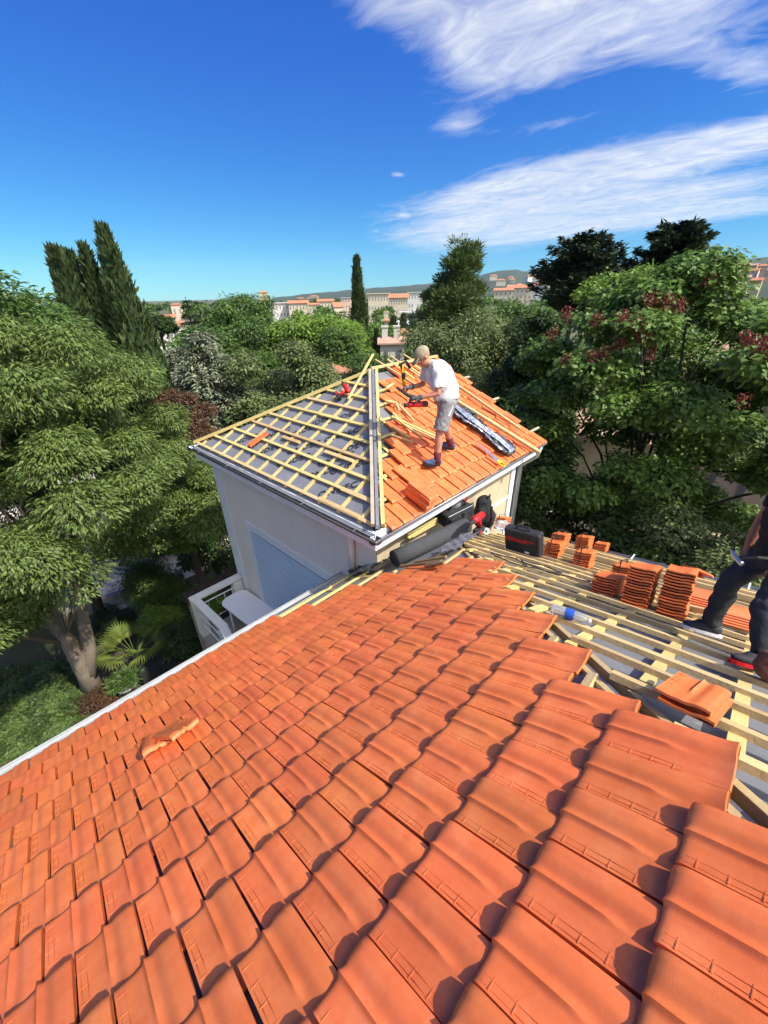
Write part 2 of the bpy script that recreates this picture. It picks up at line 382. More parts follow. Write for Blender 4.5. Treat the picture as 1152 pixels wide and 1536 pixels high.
# slope A deck
s0 = ZH * -SA                                                            # slope coordinate of measured rows starts at the foot point
SLA = lambda Dm: Dm - (-ZH) * SA                                       # measured coordinate -> slope distance from d = 0
mb = MB()
hipA = lambda y: HC + .965 * y * CA
ya, yb = -2.9, SLA(D_EAVE) - .06
mb.add([(-8, ya, -.075), (-8, yb, -.075), (hipA(yb), yb, -.075), (hipA(ya), ya, -.075)], [(0, 1, 2, 3)])
slopeA = mb.build('tiled_slope', 'underlay', house, M=FA)
tag(slopeA, 'roof slope covered with bright orange interlocking tiles')
cands = []
for i in range(-9, 13):
    Df = 1.189 + TE * i; yf = SLA(Df)
    ph = .483 + (TW / 2 if i % 2 else 0)
    for k in range(-38, 22):
        x0 = ph + TW * k; x1 = x0 + TW
        ytop = yf - TE - .065
        if x1 > hipA(ytop) + (.25 if i > -2 else .36): continue
        dfr = yf * CA
        lim = 12 if x0 < 1.6 else (11 if x0 < 2.1 else (10 if x0 < 2.55 else (9 if x0 < 2.85 else (8 if x0 < 3.1 else 6))))
        if i > lim or i < -5: continue
        if x0 < -5.2: continue
        c = FA @ Vector((x0 + TW / 2, yf - TE / 2, 0)); cw = MAIN @ c
        q = proj(cw); dist = (cw - C0).length
        vis = -90 < q[0] < 1240 and 700 < q[1] < 1650
        cands.append((not vis, dist, x0, yf))
cands.sort()
rest = MB(); r2 = random.Random(5)
tiles_in = []
for n_, (nv, dist, x0, yf) in enumerate(cands):
    jx, jy, jz = r2.gauss(0, .0016), r2.gauss(0, .003), r2.gauss(0, .0008)
    M = T(x0 + jx, yf + jy, jz) @ RZ(r2.gauss(0, .004)) @ RX(r2.gauss(0, .004)) @ RY(r2.gauss(0, .004))
    if len(tiles_in) < 300 and not nv:
        o = obj('roof_tile', TILE_HI if dist < 4.2 else TILE_MID, slopeA, M); tiles_in.append(o)
    else:
        me = TILE_MID if not nv else TILE_LOW
        rest.add([M @ v.co for v in me.vertices], [tuple(p.vertices) for p in me.polygons])
if rest.v:
    o = rest.build('roof_tiles_beyond', 'tile', slopeA, smooth=True); autosmooth(o.data, 60); o['kind'] = 'stuff'
print('tiles A', len(tiles_in), len(cands))
# battens left bare along the annex side of slope A
r3 = random.Random(3)
for i in range(5, 13):
    y = SLA(1.189 + TE * i) - .10
    xs = 1.4 if i > 10 else (1.9 if i > 8 else 2.4)
    mb = MB(); mb.beam((xs, y, -.03), (min(hipA(y) - .08, 3.12 + r3.uniform(-.03, .03)), y + r3.uniform(-.01, .01), -.03), .045, .03, up=(0, 0, 1))
    mb.build('batten', 'timber_yellow' if i > 10 else 'timber', slopeA)
for x in (1.7, 2.15, 2.6, 3.0):
    mb = MB(); mb.beam((x, SLA(2.9), -.058), (x, SLA(5.25), -.058), .06, .016); mb.build('counter_batten', 'timber', slopeA)

for i in range(-5, 9):
    y = SLA(1.189 + TE * i) - .14
    mb = MB(); mb.beam((hipA(y) - .9, y, -.045), (hipA(y) - .04, y, -.045), .045, .028, up=(0, 0, 1)); mb.build('batten', 'timber', slopeA)

# slope B: underlay, counter battens, battens
SB_E = 6.30                                                              # slope length to the eave of B
nx, ny = 46, 60
mb = MB(); rr = np.random.RandomState(4)
xsB = np.linspace(-3.4, 6.0, nx); ysB = np.linspace(-1.6, SB_E, ny)
sag = rr.rand(ny, nx) * .012
vs = []
for j in range(ny):
    for i in range(nx):
        y = ysB[j]; x = max(xsB[i], y * HR - .02)
        x = max(x, -3.22) if y > 1.5 else x
        vs.append((x, y, -.092 - sag[j, i] - .012 * (1 - abs(((x / .375) % 1) - .5) * 2)))
mb.add(vs, [(j * nx + i, j * nx + i + 1, (j + 1) * nx + i + 1, (j + 1) * nx + i) for j in range(ny - 1) for i in range(nx - 1)])
slopeB = mb.build('battened_slope', 'underlay', house, smooth=True, M=FB)
tag(slopeB, 'roof slope stripped of tiles, pale battens over grey underlay')
FBI = FB.inverted() @ MAIN.inverted()
def B_local(P): return FBI @ P
rb = random.Random(8)
for k, dpos in enumerate([3.095 - .375 * k_ for k_ in range(19)]):
    y0 = max(-1.6, -dpos / HR + (.02 if dpos > .2 else .30))
    mb = MB()
    yy = y0
    while yy < SB_E - .05:                                               # lengths lapped side by side
        ye = min(SB_E - .03, yy + rb.uniform(2.2, 3.2)); off = rb.choice((-.02, .025, 0))
        mb.beam((-dpos + off, yy, -.030), (-dpos + off + rb.uniform(-.015, .015), ye, -.030), .058, .024); yy = ye - .12 if ye < SB_E - .1 else 99
    mb.build('counter_batten', 'timber_yellow', slopeB)
yb_list = [.56 - .287 * 5 + .287 * k for k in range(0, 28)]
for k, y in enumerate(yb_list):
    if y > SB_E - .02: break
    xl = y * HR + .08
    if y > 2.0: xl = max(xl, -3.14)
    xr = 4.4
    cut = rb.uniform(xl + .8, xr - 1.2)
    for a, b in ((xl, cut), (cut + .004, xr)):
        j0, j1 = rb.gauss(0, .010), rb.gauss(0, .010)
        mb = MB(); mb.beam((a, y + j0, rb.uniform(-.004, .0)), (b, y + j1, rb.uniform(-.004, .0)), 0.056 + rb.uniform(-.004, .005), .034, twist=rb.gauss(0, .03))
        mb.build('batten', rb.choice(('timber', 'timber', 'timber', 'timber', 'timber', 'timber_grey')), slopeB)
# boards along the hip
def hipP(u_, o, side):
    d_ = (u_ - HC) / .965; return Vector((u_ + side * .7, d_ - side * .7, CZ + ZH - d_ * TA + o))
for side, o, wd, a, b, m_ in ((.095, -.070, .035, 1.0, 4.1, 'timber'), (-.01, -.074, .035, 1.0, 4.05, 'timber')):
    mb = MB(); mb.beam(hipP(a, o, side), hipP(b, o, side), wd, .06); bevel(mb.build('hip_board', m_, house), .003)
mb = MB(); mb.beam(hipP(.9, -.14, .02), hipP(4.3, -.14, .02), .06, .05); mb.build('hip_rafter', 'timber_grey', house)

# eaves, gutters, body of the house
mb = MB()
def gutter(mb, a, b, r, out, seg=8):
    """half-round gutter from a to b, lip r from the roof, opening upwards"""
    a = Vector(a); b = Vector(b); out = Vector(out)
    vs = []; fs = []
    for p in (a, b):
        for rr_ in (r, r - .004):
            for k in range(seg + 1):
                an = pi * k / seg; vs.append(p + out * (r - cos(an) * rr_) + Vector((0, 0, -sin(an) * rr_)))
    m = seg + 1
    for k in range(seg):
        fs.append((k, k + 1, 2 * m + k + 1, 2 * m + k)); fs.append((m + k, 3 * m + k, 3 * m + k + 1, m + k + 1))
    fs.append((0, 2 * m, 3 * m, m)); fs.append((m - 1, 2 * m - 1, 4 * m - 1, 3 * m - 1))
    mb.add(vs, fs)
    t = (b - a).normalized()
    mb.tube([a + out * 2 * r, b + out * 2 * r], .009, 6)
gz = ZEV - .035
gutter(mb, MP(-8, 4.02, gz), MP(3.10, 4.02, gz), .036, (0, 1, 0))
mb.build('gutter', 'zinc_pale', house, smooth=True)
def EB(x, y=0.0, z=0.0): return FB @ Vector((x, SB_E + y, z))          # point on the eave of B
uB = EB(0).x; zB = EB(-2.3).z - CZ
mb = MB(); gutter(mb, EB(-2.5, -.03, -.06), EB(4.5, -.03, -.06), .085, (1, 0, 0)); mb.build('gutter', 'zinc', house, smooth=True)
for dd in (-.18, -.55, -.92, -1.3, -1.7, .6, 1.4):
    mb = MB(); mb.beam(EB(-dd, -.05, -.03), EB(-dd, -.05, -.03) + Vector((.22, 0, 0)), .022, .006); mb.build('gutter_bracket', 'white_metal', house)
mb = MB(); mb.beam(EB(-2.5, -.05, -.03), EB(4.5, -.05, -.03), .03, .14); mb.build('fascia', 'timber_grey', house)
mb = MB(); mb.beam(MP(-8, 3.98, ZEV - .05), MP(3.1, 3.98, ZEV - .05), .03, .16); mb.build('fascia', 'timber_grey', house)
mb = MB()
mb.box((-8, -6, 0), (uB - .45, 3.3, CZ + zB - .25))                     # walls under both slopes
mb.box((-8, -3, 0), (2.4, 3.6, CZ + ZEV - .25))
mb.build('wall', 'render_white', house)
# ================================================================== annex (local frame: x = along the long side, y = across, z up)
annex = thing('annex_building', 'small grey rendered annex with a half tiled roof beside the big orange roof', 'building', ANX)
def AP(a, b, z): return Vector((a, b, CZA + z))
UL, DR, HW = 2.67, 2.58, 2.41                  # near eave, right eave, half width
UE = 7.02                                      # gable end
DRI = DR + HW; DLE = DR + 2 * HW
ZR = ZE + (DRI - 2.62) * KX
CT = 1 / sqrt(1 + KX * KX); ST = KX * CT
UAP = 2.71 + (DRI - 2.62)                      # apex
WU, WR, WL, WE = 3.07, 2.98, 7.42, 6.70        # wall planes
def zS(b): return ZE + (b - 2.62) * KX
def zL(a): return ZE + (a - 2.71) * KX
mb = MB()
mb.box((WU, WR, 0), (WE, WL, CZA + ZE - .12))
mb.add([AP(WE, WR, ZE - .12), AP(WE, WL, ZE - .12), AP(WE, DRI, ZR - .16), AP(WE - .2, WR, ZE - .12), AP(WE - .2, WL, ZE - .12), AP(WE - .2, DRI, ZR - .16)],
       [(0, 1, 2), (5, 4, 3), (0, 2, 5, 3), (1, 4, 5, 2)])
wall = mb.build('wall', 'render_grey', annex)
# lit side wall with its own old beige render
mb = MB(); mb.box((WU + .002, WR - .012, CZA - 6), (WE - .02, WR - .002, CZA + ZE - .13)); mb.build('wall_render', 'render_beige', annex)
mb = MB(); mb.box((WU + 1.75, WR - .03, CZA + ZE - 1.10), (WE - .142, WR - .013, CZA + ZE - 1.04)); mb.build('wall_band', 'render_grey', annex)
mb = MB(); mb.box((WE - .14, WR - .035, 0), (WE + .012, WR - .013, CZA + ZE - .13)); mb.build('corner_strip', 'quoin_white', annex)
# quoins at the far left corner
for k in range(22):
    z1 = CZA + ZE - .26 - k * .30; wq = .32
    mb = MB(); mb.box((WU - .016, WL - wq, z1 - .292), (WU - .001, WL + .014, z1)); bevel(mb.build('quoin', 'quoin_white', annex), .004, 1)
# shutter opening
ZT, YB0, YB1, ZB0 = CZA - 3.98, 4.06, 6.36, CZA - 6.45
mb = MB(); mb.box((WU - .02, YB0 - .16, ZT), (WU - .001, YB1 + .16, ZT + .16)); mb.build('window_surround', 'quoin_white', annex)
for y0 in (YB0 - .16, YB1):
    mb = MB(); mb.box((WU - .02, y0, ZB0), (WU - .001, y0 + .16, ZT - .001)); mb.build('window_surround', 'quoin_white', annex)
mb = MB(); mb.box((WU - .006, YB0, ZB0), (WU - .001, YB1, ZT)); sh = mb.build('roller_shutter', 'slat_gap_shade', annex)
sl = MB(); sl.add([(0, YB0 + .02, 0), (0, YB1 - .02, 0), (-.016, YB0 + .02, .006), (-.016, YB1 - .02, .006), (-.013, YB0 + .02, .046), (-.013, YB1 - .02, .046), (0, YB0 + .02, .050), (0, YB1 - .02, .050)],
                  [(0, 1, 3, 2), (2, 3, 5, 4), (4, 5, 7, 6)]); sme = sl.mesh('slat', 'shutter_blue')
for k in range(int((ZT - ZB0) / .066)): obj('slat', sme, sh, T(WU - .0065, 0, ZB0 + .004 + k * .066))
# base band at the foot of the wall
mb = MB(); mb.box((WU - .03, YB1 + .17, ZB0 - .1), (WU - .001, WL - .33, ZB0 + .35)); mb.build('wall_band', 'quoin_white', annex)
# soffit and fascia
def ring(mb, o0, o1, z0, z1):
    a0, b0, a1, b1 = UL + o0, DR + o0, UE - o0, DLE - o0
    c0, d0, c1, d1 = UL + o1, DR + o1, UE - o1, DLE - o1
    for (p, q, r_, s_) in (((a0, b0), (a1, b0), (c1, d0), (c0, d0)), ((a0, b1), (a0, b0), (c0, d0), (c0, d1)), ((a1, b1), (a0, b1), (c0, d1), (c1, d1))):
        lo = [AP(*t, z0) for t in (p, q, r_, s_)]; hi = [AP(*t, z1) for t in (p, q, r_, s_)]
        mb.add(lo + hi, [(3, 2, 1, 0), (4, 5, 6, 7), (0, 1, 5, 4), (1, 2, 6, 5), (2, 3, 7, 6), (3, 0, 4, 7)])
mb = MB(); ring(mb, .12, .5, ZE - .26, ZE - .20); mb.build('soffit', 'quoin_white', annex)
mb = MB(); ring(mb, .10, .14, ZE - .255, ZE - .03); mb.build('fascia', 'quoin_white', annex)
# gutter: dark inside, zinc lip
for nm, a, b, o in (('gutter', AP(UL + .12, DR - .0, ZE - .05), AP(UL + .12, DLE, ZE - .05), (-1, 0, 0)),
                    ('gutter', AP(UL + .0, DR + .12, ZE - .05), AP(UE, DR + .12, ZE - .05), (0, -1, 0)),
                    ('gutter', AP(UL + .0, DLE - .12, ZE - .05), AP(UE, DLE - .12, ZE - .05), (0, 1, 0))):
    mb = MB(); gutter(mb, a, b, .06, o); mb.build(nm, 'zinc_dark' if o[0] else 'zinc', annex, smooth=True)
for k in range(5):
    y = DR + .35 + k * 1.0; mb = MB(); mb.beam(AP(UL - .01, y, ZE - .035), AP(UL + .13, y, ZE - .03), .010, .004); mb.build('gutter_bracket', 'zinc', annex)
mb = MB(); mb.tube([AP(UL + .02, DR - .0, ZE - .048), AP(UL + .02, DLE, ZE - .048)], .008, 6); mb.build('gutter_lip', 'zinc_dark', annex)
# downpipes
mb = MB(); mb.tube([AP(WU - .05, WR + .42, ZE - .2), AP(WU - .05, WR + .42, -3.55)], .045, 10); mb.build('downpipe', 'render_grey', annex, smooth=True)
mb = MB(); mb.tube([AP(WE + .2, DR + .06, ZE - .1), AP(WE + .2, DR + .1, ZE - .28), AP(WE + .11, WR - .06, ZE - .5), AP(WE + .11, WR - .06, -7)], .05, 10); mb.build('downpipe', 'zinc', annex, smooth=True)
# roof boarding with underlay
mb = MB(); e = .075
mb.add([AP(UL + .12, DR + .12, ZE - e), AP(UE, DR + .12, ZE - e), AP(UE, DRI, zS(DRI) - e), AP(UAP, DRI, zS(DRI) - e)], [(0, 1, 2, 3)])
mb.add([AP(UL + .12, DLE - .12, ZE - e), AP(UAP, DRI, zS(DRI) - e), AP(UE, DRI, zS(DRI) - e), AP(UE, DLE - .12, ZE - e)], [(0, 1, 2, 3)])
roofS = mb.build('tiled_face', 'underlay', annex)
tag(roofS, 'roof face being covered with orange tiles')
nx, ny = 40, 24; mb = MB(); rr = np.random.RandomState(9); vs = []
for j in range(ny):
    a = UL + .06 + (UAP - UL - .06) * j / (ny - 1); f = (a - UL - .06) / (UAP - UL - .06)
    b0 = DR + .1 + (DRI - DR - .1) * f; b1 = DLE - .1 + (DRI - DLE + .1) * f
    for i in range(nx): vs.append(AP(a, b0 + (b1 - b0) * i / (nx - 1), zL(a) - e + .006 + rr.rand() * .010))
mb.add(vs, [(j * nx + i, j * nx + i + 1, (j + 1) * nx + i + 1, (j + 1) * nx + i) for j in range(ny - 1) for i in range(nx - 1)][::1])
roofL = mb.build('battened_face', 'underlay', annex, smooth=True)
tag(roofL, 'grey underlay face with a grid of pale battens')
# battens and counter battens on the near face
ra = random.Random(21)
def edge0(a): return 2.62 + (a - 2.71)
def edge1(a): return DLE - .04 - (a - 2.71)
for k in range(10):
    a = 2.82 + k * .2425
    if a > UAP - .1: break
    y0, y1 = edge0(a) + .07, edge1(a) - .04
    j = ra.gauss(0, .008)
    if k == 5: segs = ((y0, y0 + 1.1), (y0 + .7, y1))
    else: segs = ((y0, y1),)
    for (s_, t_) in segs:
        mb = MB(); mb.beam(AP(a + j, s_, zL(a) - .012), AP(a - j, t_, zL(a) - .012), .042, .027, up=(-ST, 0, CT)); mb.build('batten', 'timber_yellow' if k % 3 else 'timber', roofL)
for (a, y0, ln) in ((2.80, 3.0, .75), (3.02, 3.0, .55), (3.42, 3.75, .6), (3.42, 4.95, .45)):
    mb = MB(); mb.beam(AP(a + .035, y0, zL(a + .035) - .006), AP(a + .035, y0 + ln, zL(a + .035) - .006), .05, .026, up=(-ST, 0, CT)); mb.build('batten', 'timber', roofL)
for k in range(13):
    y = 2.98 + k * .375
    top = min(UAP - .05, (y - 2.62) + 2.71 - .03, (DLE - .04 - y) + 2.71 - .03)
    a0 = 2.80
    if top < a0 + .12: continue
    mb = MB(); mb.beam(AP(a0, y, zL(a0) - .042), AP(top, y + ra.gauss(0, .01), zL(top) - .042), .048, .022, up=(-ST, 0, CT)); mb.build('counter_batten', 'timber_yellow', roofL)
# boards over the two near hips
def hp(a, o, side, sgn=1):
    b = (2.62 + (a - 2.71)) if sgn > 0 else (DLE - .04 - (a - 2.71))
    return AP(a + side * .5, b - sgn * side * .5, zL(a) + o)
for side, m_, o, w_ in ((.13, 'timber_yellow', .03, .045), (-.03, 'timber_grey', .035, .042), (.045, 'zinc', .012, .04)):
    mb = MB(); mb.beam(hp(2.80, o, side), hp(UAP - .02, o, side), w_, .05); mb.build('hip_board', m_, annex)
mb = MB(); mb.beam(hp(2.78, .025, 0, -1), hp(UAP, .025, 0, -1), .05, .045); mb.build('hip_board', 'timber_yellow', annex)
mb = MB(); mb.beam(AP(UAP, DRI, ZR + .045), AP(UE - .1, DRI, ZR + .045), .05, .04); mb.build('ridge_board', 'timber', annex)
# tiles on the right hand face (fewer near the hip)
FS = basis(AP(0, 2.62, ZE), (-1, 0, 0), (0, -CT, -ST), (0, -ST, CT))  # x = -a, y down slope
EXPX = .30
rt = random.Random(77)
for i in range(9):
    yf = .04 - EXPX * i                                                # front edge
    b_top = 2.62 - (yf - EXPX - .05) * CT
    if b_top > DRI + .12: break
    hip_a = 2.71 + (b_top - 2.62)
    ph = (TWX / 2 if i % 2 else 0)
    skip = rt.choice((0.10, .18, .05, .3, .22))
    for k in range(0, 26):
        x1 = -(UE + .02 - ph + (0 if i % 2 == 0 else 0)) + TWX * k       # local x start (far end first)
        a_hi = -x1; a_lo = a_hi - TWX
        if a_hi > UE + .14: continue
        if a_lo < hip_a + skip - .12: continue
        M = T(x1 + rt.gauss(0, .003), yf + rt.gauss(0, .005), rt.gauss(0, .0012)) @ RZ(rt.gauss(0, .008)) @ RX(rt.gauss(0, .006))
        obj('roof_tile', TILE_ANX, roofS, FS @ M)
for i in range(8):                                                       # batten ends and counter battens showing beside the hip
    b = 2.70 + i * .267; a0 = 2.71 + (b - 2.62) + .14
    mb = MB(); mb.beam(AP(a0, b, zS(b) - .035), AP(min(a0 + 1.0, UE), b, zS(b) - .035), .042, .026, up=(0, -ST, CT)); mb.build('batten', 'timber_yellow', roofS)
for k in range(5):
    a = 3.1 + k * .42; b1 = min(DRI, 2.62 + (a - 2.71) - .05)
    mb = MB(); mb.beam(AP(a, 2.66, zS(2.66) - .06), AP(a, b1, zS(b1) - .06), .045, .014, up=(0, -ST, CT)); mb.build('counter_batten', 'timber_yellow', roofS)
# printing on the underlay
fc = bpy.data.curves.new('print', 'FONT'); fc.body = 'ONDEC'; fc.size = .15; fc.shear = .0; fc.offset = .004; fc.space_character = 1.08
fo = bpy.data.objects.new('print', fc); COL.objects.link(fo)
dg = bpy.context.evaluated_depsgraph_get(); pm = bpy.data.meshes.new_from_object(fo.evaluated_get(dg)); pm.name = 'printed_word'
bpy.data.objects.remove(fo); pm.materials.clear(); pm.materials.append(MATS['print_black'])
FLp = basis(AP(2.71, 0, ZE - e + .022), (0, -1, 0), (CT, 0, ST), (-ST, 0, CT))
for (a, b) in ((2.86, 3.80), (3.02, 4.24), (3.24, 4.26), (3.0, 4.95), (3.24, 5.0), (2.98, 5.68), (3.0, 6.4), (3.5, 5.35), (3.62, 4.55), (3.45, 4.22), (3.7, 5.25), (3.92, 4.85), (3.30, 5.85), (3.2, 3.95)):
    obj('printed_word', pm, roofL, FLp @ T(-b, (a - 2.71) / CT, 0) @ RZ(radians(43)))

# ------------------------------------------------------------------ terrace in the corner
ZF = CZA - 6.5
terr = thing('terrace', 'small raised terrace with white parapet against the grey annex wall', 'terrace', ANX)
mb = MB(); mb.box((1.92, 3.4, ZF - .12), (WU - .035, 7.42, ZF)); mb.build('floor_slab', 'terrace_floor', terr)
for (a, b) in ((2.05, 7.2), (2.05, 5.4), (2.85, 7.2)):
    mb = MB(); mb.box((a - .1, b - .1, 0), (a + .1, b + .1, ZF - .121)); mb.build('support_post', 'render_beige', terr)
zr = ZF + 1.0
mb = MB(); mb.box((1.92, 7.24, zr - .08), (WU - .032, 7.40, zr)); bevel(mb.build('coping', 'render_white', terr), .012)
mb = MB(); mb.beam(AP(2.01, 7.19, zr - CZA - .002), AP(2.03, 6.05, zr - CZA - .002), .16, .08); bevel(mb.build('coping', 'render_white', terr), .012)
mb = MB(); mb.beam(AP(2.02, 6.1, zr - CZA - .004), AP(1.86, 5.2, zr - CZA - .004), .15, .08); bevel(mb.build('coping', 'render_white', terr), .012)
for (a, b, w1, w2) in ((1.93, 7.22, .2, .18), (WU - .24, 7.24, .2, .16), (1.93, 5.98, .18, .18)):
    mb = MB(); mb.box((a, b, ZF + .001), (a + w1, b + w2, zr - .102)); mb.build('parapet_post', 'render_white', terr)
for z_ in (.28, .56, .76):
    mb = MB(); mb.tube([(2.12, 7.3, ZF + z_), (2.84, 7.3, ZF + z_)], .014, 6); mb.build('rail', 'white_metal', terr)
    mb = MB(); mb.tube([(2.02, 6.15, ZF + z_), (2.02, 7.22, ZF + z_)], .014, 6); mb.build('rail', 'white_metal', terr)
for k in range(4):
    mb = MB(); mb.tube([(2.25 + .18 * k, 7.3, ZF + .56), (2.25 + .18 * k, 7.3, ZF + .76)], .010, 6); mb.build('baluster', 'white_metal', terr)
# ================================================================== vegetation
def leafmat(name, c, trans=.32, rough=.5, spec=.35):
    return mat(name, c, rough, attr='leafcol', trans=trans, spec=spec)
leafmat('leaf_ash', (.112, .178, .050)); leafmat('leaf_dark', (0.049, 0.087, 0.026)); leafmat('leaf_mid', (0.086, 0.156, 0.039))
leafmat('leaf_bright', (0.122, 0.219, 0.037)); leafmat('leaf_lime', (0.158, 0.266, 0.046)); leafmat('leaf_olive', (0.133, 0.182, 0.069))
leafmat('leaf_blue', (.20, .235, .165), .15); leafmat('leaf_red', (.105, .060, .034)); leafmat('seed_red', (0.182, 0.048, 0.034), .2)
leafmat('leaf_cypress', (0.049, 0.081, 0.028), .1); leafmat('leaf_pine', (0.092, 0.145, 0.043), .15); leafmat('leaf_fir', (.040, .066, .034), .08)
leafmat('leaf_cat', (0.105, 0.190, 0.037)); leafmat('leaf_yellow', (0.239, 0.282, 0.078)); leafmat('leaf_ivy', (0.092, 0.151, 0.044))
mat('bark', (.24, .20, .155), .9, var=(.15, .12, .09), vscale=7, bump=.5, bscale=22, stretch=(1, 1, .35))
mat('bark_dark', (.07, .055, .042), .9, var=(.04, .03, .024), vscale=6, bump=.4, bscale=20)

def leaf_mesh(name, P, Dn, Nn, Ln, Wd, colr, material):
    """kite-shaped leaves: P base points, Dn directions, Nn normals, Ln / Wd lengths and widths"""
    n = len(P)
    Dn = Dn / (np.linalg.norm(Dn, axis=1, keepdims=True) + 1e-9)
    Sd = np.cross(Dn, Nn); Sd /= (np.linalg.norm(Sd, axis=1, keepdims=True) + 1e-9)
    Up = np.cross(Sd, Dn)
    L_ = Ln[:, None]; W_ = Wd[:, None]
    V = np.empty((n, 4, 3), np.float32)
    V[:, 0] = P; V[:, 2] = P + Dn * L_ - Up * L_ * .12
    mid = P + Dn * L_ * .45 + Up * L_ * .05
    V[:, 1] = mid + Sd * W_ * .5; V[:, 3] = mid - Sd * W_ * .5
    me = bpy.data.meshes.new(name); me.vertices.add(n * 4); me.vertices.foreach_set('co', V.reshape(-1))
    me.loops.add(n * 4); me.loops.foreach_set('vertex_index', np.arange(n * 4, dtype=np.int32))
    me.polygons.add(n); me.polygons.foreach_set('loop_start', np.arange(0, n * 4, 4, dtype=np.int32))
    me.update(calc_edges=True)
    ca = me.color_attributes.new('leafcol', 'FLOAT_COLOR', 'POINT')
    cc = np.ones((n, 4, 4), np.float32); cc[:, :, :3] = colr[:, None, :]
    ca.data.foreach_set('color', cc.reshape(-1))
    me.materials.append(MATS[material]); return me
def rdirs(rs, n):
    v = rs.normal(size=(n, 3)); return v / np.linalg.norm(v, axis=1, keepdims=True)
def leafcols(rs, n, sub=None, amp=.28, yel=.12):
    b = 1 + amp * (rs.rand(n) * 2 - 1)
    if sub is not None: b = b * sub
    y = rs.rand(n) * yel
    return np.stack([b * (1 + y * 1.6), b * (1 + y * .5), b * (1 - y)], 1)
def broad_leaves(rs, vols, n, L_, W_, sub_r=.38, clump_r=.9, droop=.35, nclump=None, flat=.75, spread=.9, fill=.15, yel=.12, shell=.35):
    """vols: list of (cx,cy,cz,rx,ry,rz,weight). clumps sit in the volumes, sprays sit on the clumps, leaves sit on the sprays"""
    Pn, Dnn, Nnn, Cc, cents = [], [], [], [], []
    wt = np.array([v[6] if len(v) > 6 else v[3] * v[4] * v[5] for v in vols], float); wt /= wt.sum()
    for v, w_ in zip(vols, wt):
        c = np.array(v[:3]); r = np.array(v[3:6]); nn = int(n * w_)
        nc = max(3, int((nclump or 40) * w_))
        dirs = rdirs(rs, nc); rad = (shell + (1 - shell) * rs.rand(nc) ** .5)[:, None]
        cc = c + dirs * rad * np.maximum(r - clump_r * .6, r * .35); cents.append(cc)
        ci = rs.randint(0, nc, max(1, nn // 9)); ns = len(ci)
        cr = clump_r * (.65 + .6 * rs.rand(nc))
        sd = rdirs(rs, ns); sd[:, 2] = sd[:, 2] * .9 + .22; sd /= np.linalg.norm(sd, axis=1, keepdims=True)
        sr = (.62 + .38 * rs.rand(ns) ** .5); inner = rs.rand(ns) < fill; sr[inner] *= rs.rand(inner.sum())
        sc = cc[ci] + sd * (cr[ci] * sr)[:, None] * np.array([1, 1, flat])
        sb = .82 + .36 * rs.rand(ns)
        k = rs.randint(0, ns, nn)
        off = rdirs(rs, nn) * (rs.rand(nn) ** .5)[:, None] * sub_r * np.array([1, 1, .55])
        P = sc[k] + off
        out_ = sd[k] * .7 + off / sub_r * spread + rs.normal(size=(nn, 3)) * .35
        out_[:, 2] = out_[:, 2] * .5 - droop
        Nn = rs.normal(size=(nn, 3)) * .45 + np.array([0, 0, .9]) + sd[k] * .5
        Pn.append(P); Dnn.append(out_); Nnn.append(Nn); Cc.append(leafcols(rs, nn, sb[k], yel=yel))
    P = np.concatenate(Pn); m = len(P)
    Ln = L_ * (.65 + .7 * rs.rand(m)); Wd = W_ * (.65 + .7 * rs.rand(m))
    return P, np.concatenate(Dnn), np.concatenate(Nnn), Ln, Wd, np.concatenate(Cc), np.concatenate(cents)
def limbs(mb, rs, base, fork_z, cents, r0, base_r=None, wob=.25, maxn=14, fork=None):
    base = np.array(base, float); fk = np.array(fork if fork is not None else [base[0], base[1], fork_z], float)
    n = 7; pts = [base + (fk - base) * t + np.append(rs.normal(size=2) * wob * .12 * (0 < t < 1), 0) for t in np.linspace(0, 1, n)]
    rad = [r0 * (1.45 if i == 0 else 1.12 if i == 1 else 1 - .25 * i / n) for i in range(n)]
    mb.tube(pts, rad, 10)
    idx = rs.permutation(len(cents))[:maxn]
    for i in idx:
        e = cents[i]; s_ = fk + (base - fk) * rs.rand() * .12
        m = s_ + (e - s_) * .5 + np.array([0, 0, .18 * np.linalg.norm(e - s_)]) * (.3 + rs.rand() * .5) + rs.normal(size=3) * wob
        q1 = s_ * .56 + m * .38 + e * .06; q2 = s_ * .06 + m * .38 + e * .56
        rr_ = r0 * (.24 + .18 * rs.rand())
        mb.tube([s_, q1, m, q2, e], [rr_, rr_ * .8, rr_ * .6, rr_ * .38, rr_ * .12], 6)
def broad_tree(name, label, cat, base, vols, n, L_, W_, material, seed, r0=.2, fork_z=2.0, bark='bark_dark', group=None, maxn=14, extra=None, **kw):
    rs = np.random.RandomState(seed); base = np.array(base, float)
    root = thing(name, label, cat, T(*[float(t) for t in base]), group)
    lv = [tuple(np.array(v[:3]) - base) + tuple(v[3:]) for v in vols]
    P, Dn, Nn, Ln, Wd, C_, cents = broad_leaves(rs, lv, n, L_, W_, **kw)
    obj('crown', leaf_mesh('crown', P, Dn, Nn, Ln, Wd, C_, material), root)
    mb = MB(); limbs(mb, rs, (0, 0, -.1), fork_z - base[2], cents, r0, maxn=maxn)
    mb.build('trunk', bark, root, smooth=True)
    if extra: extra(root, rs, cents, P, Dn)
    return root
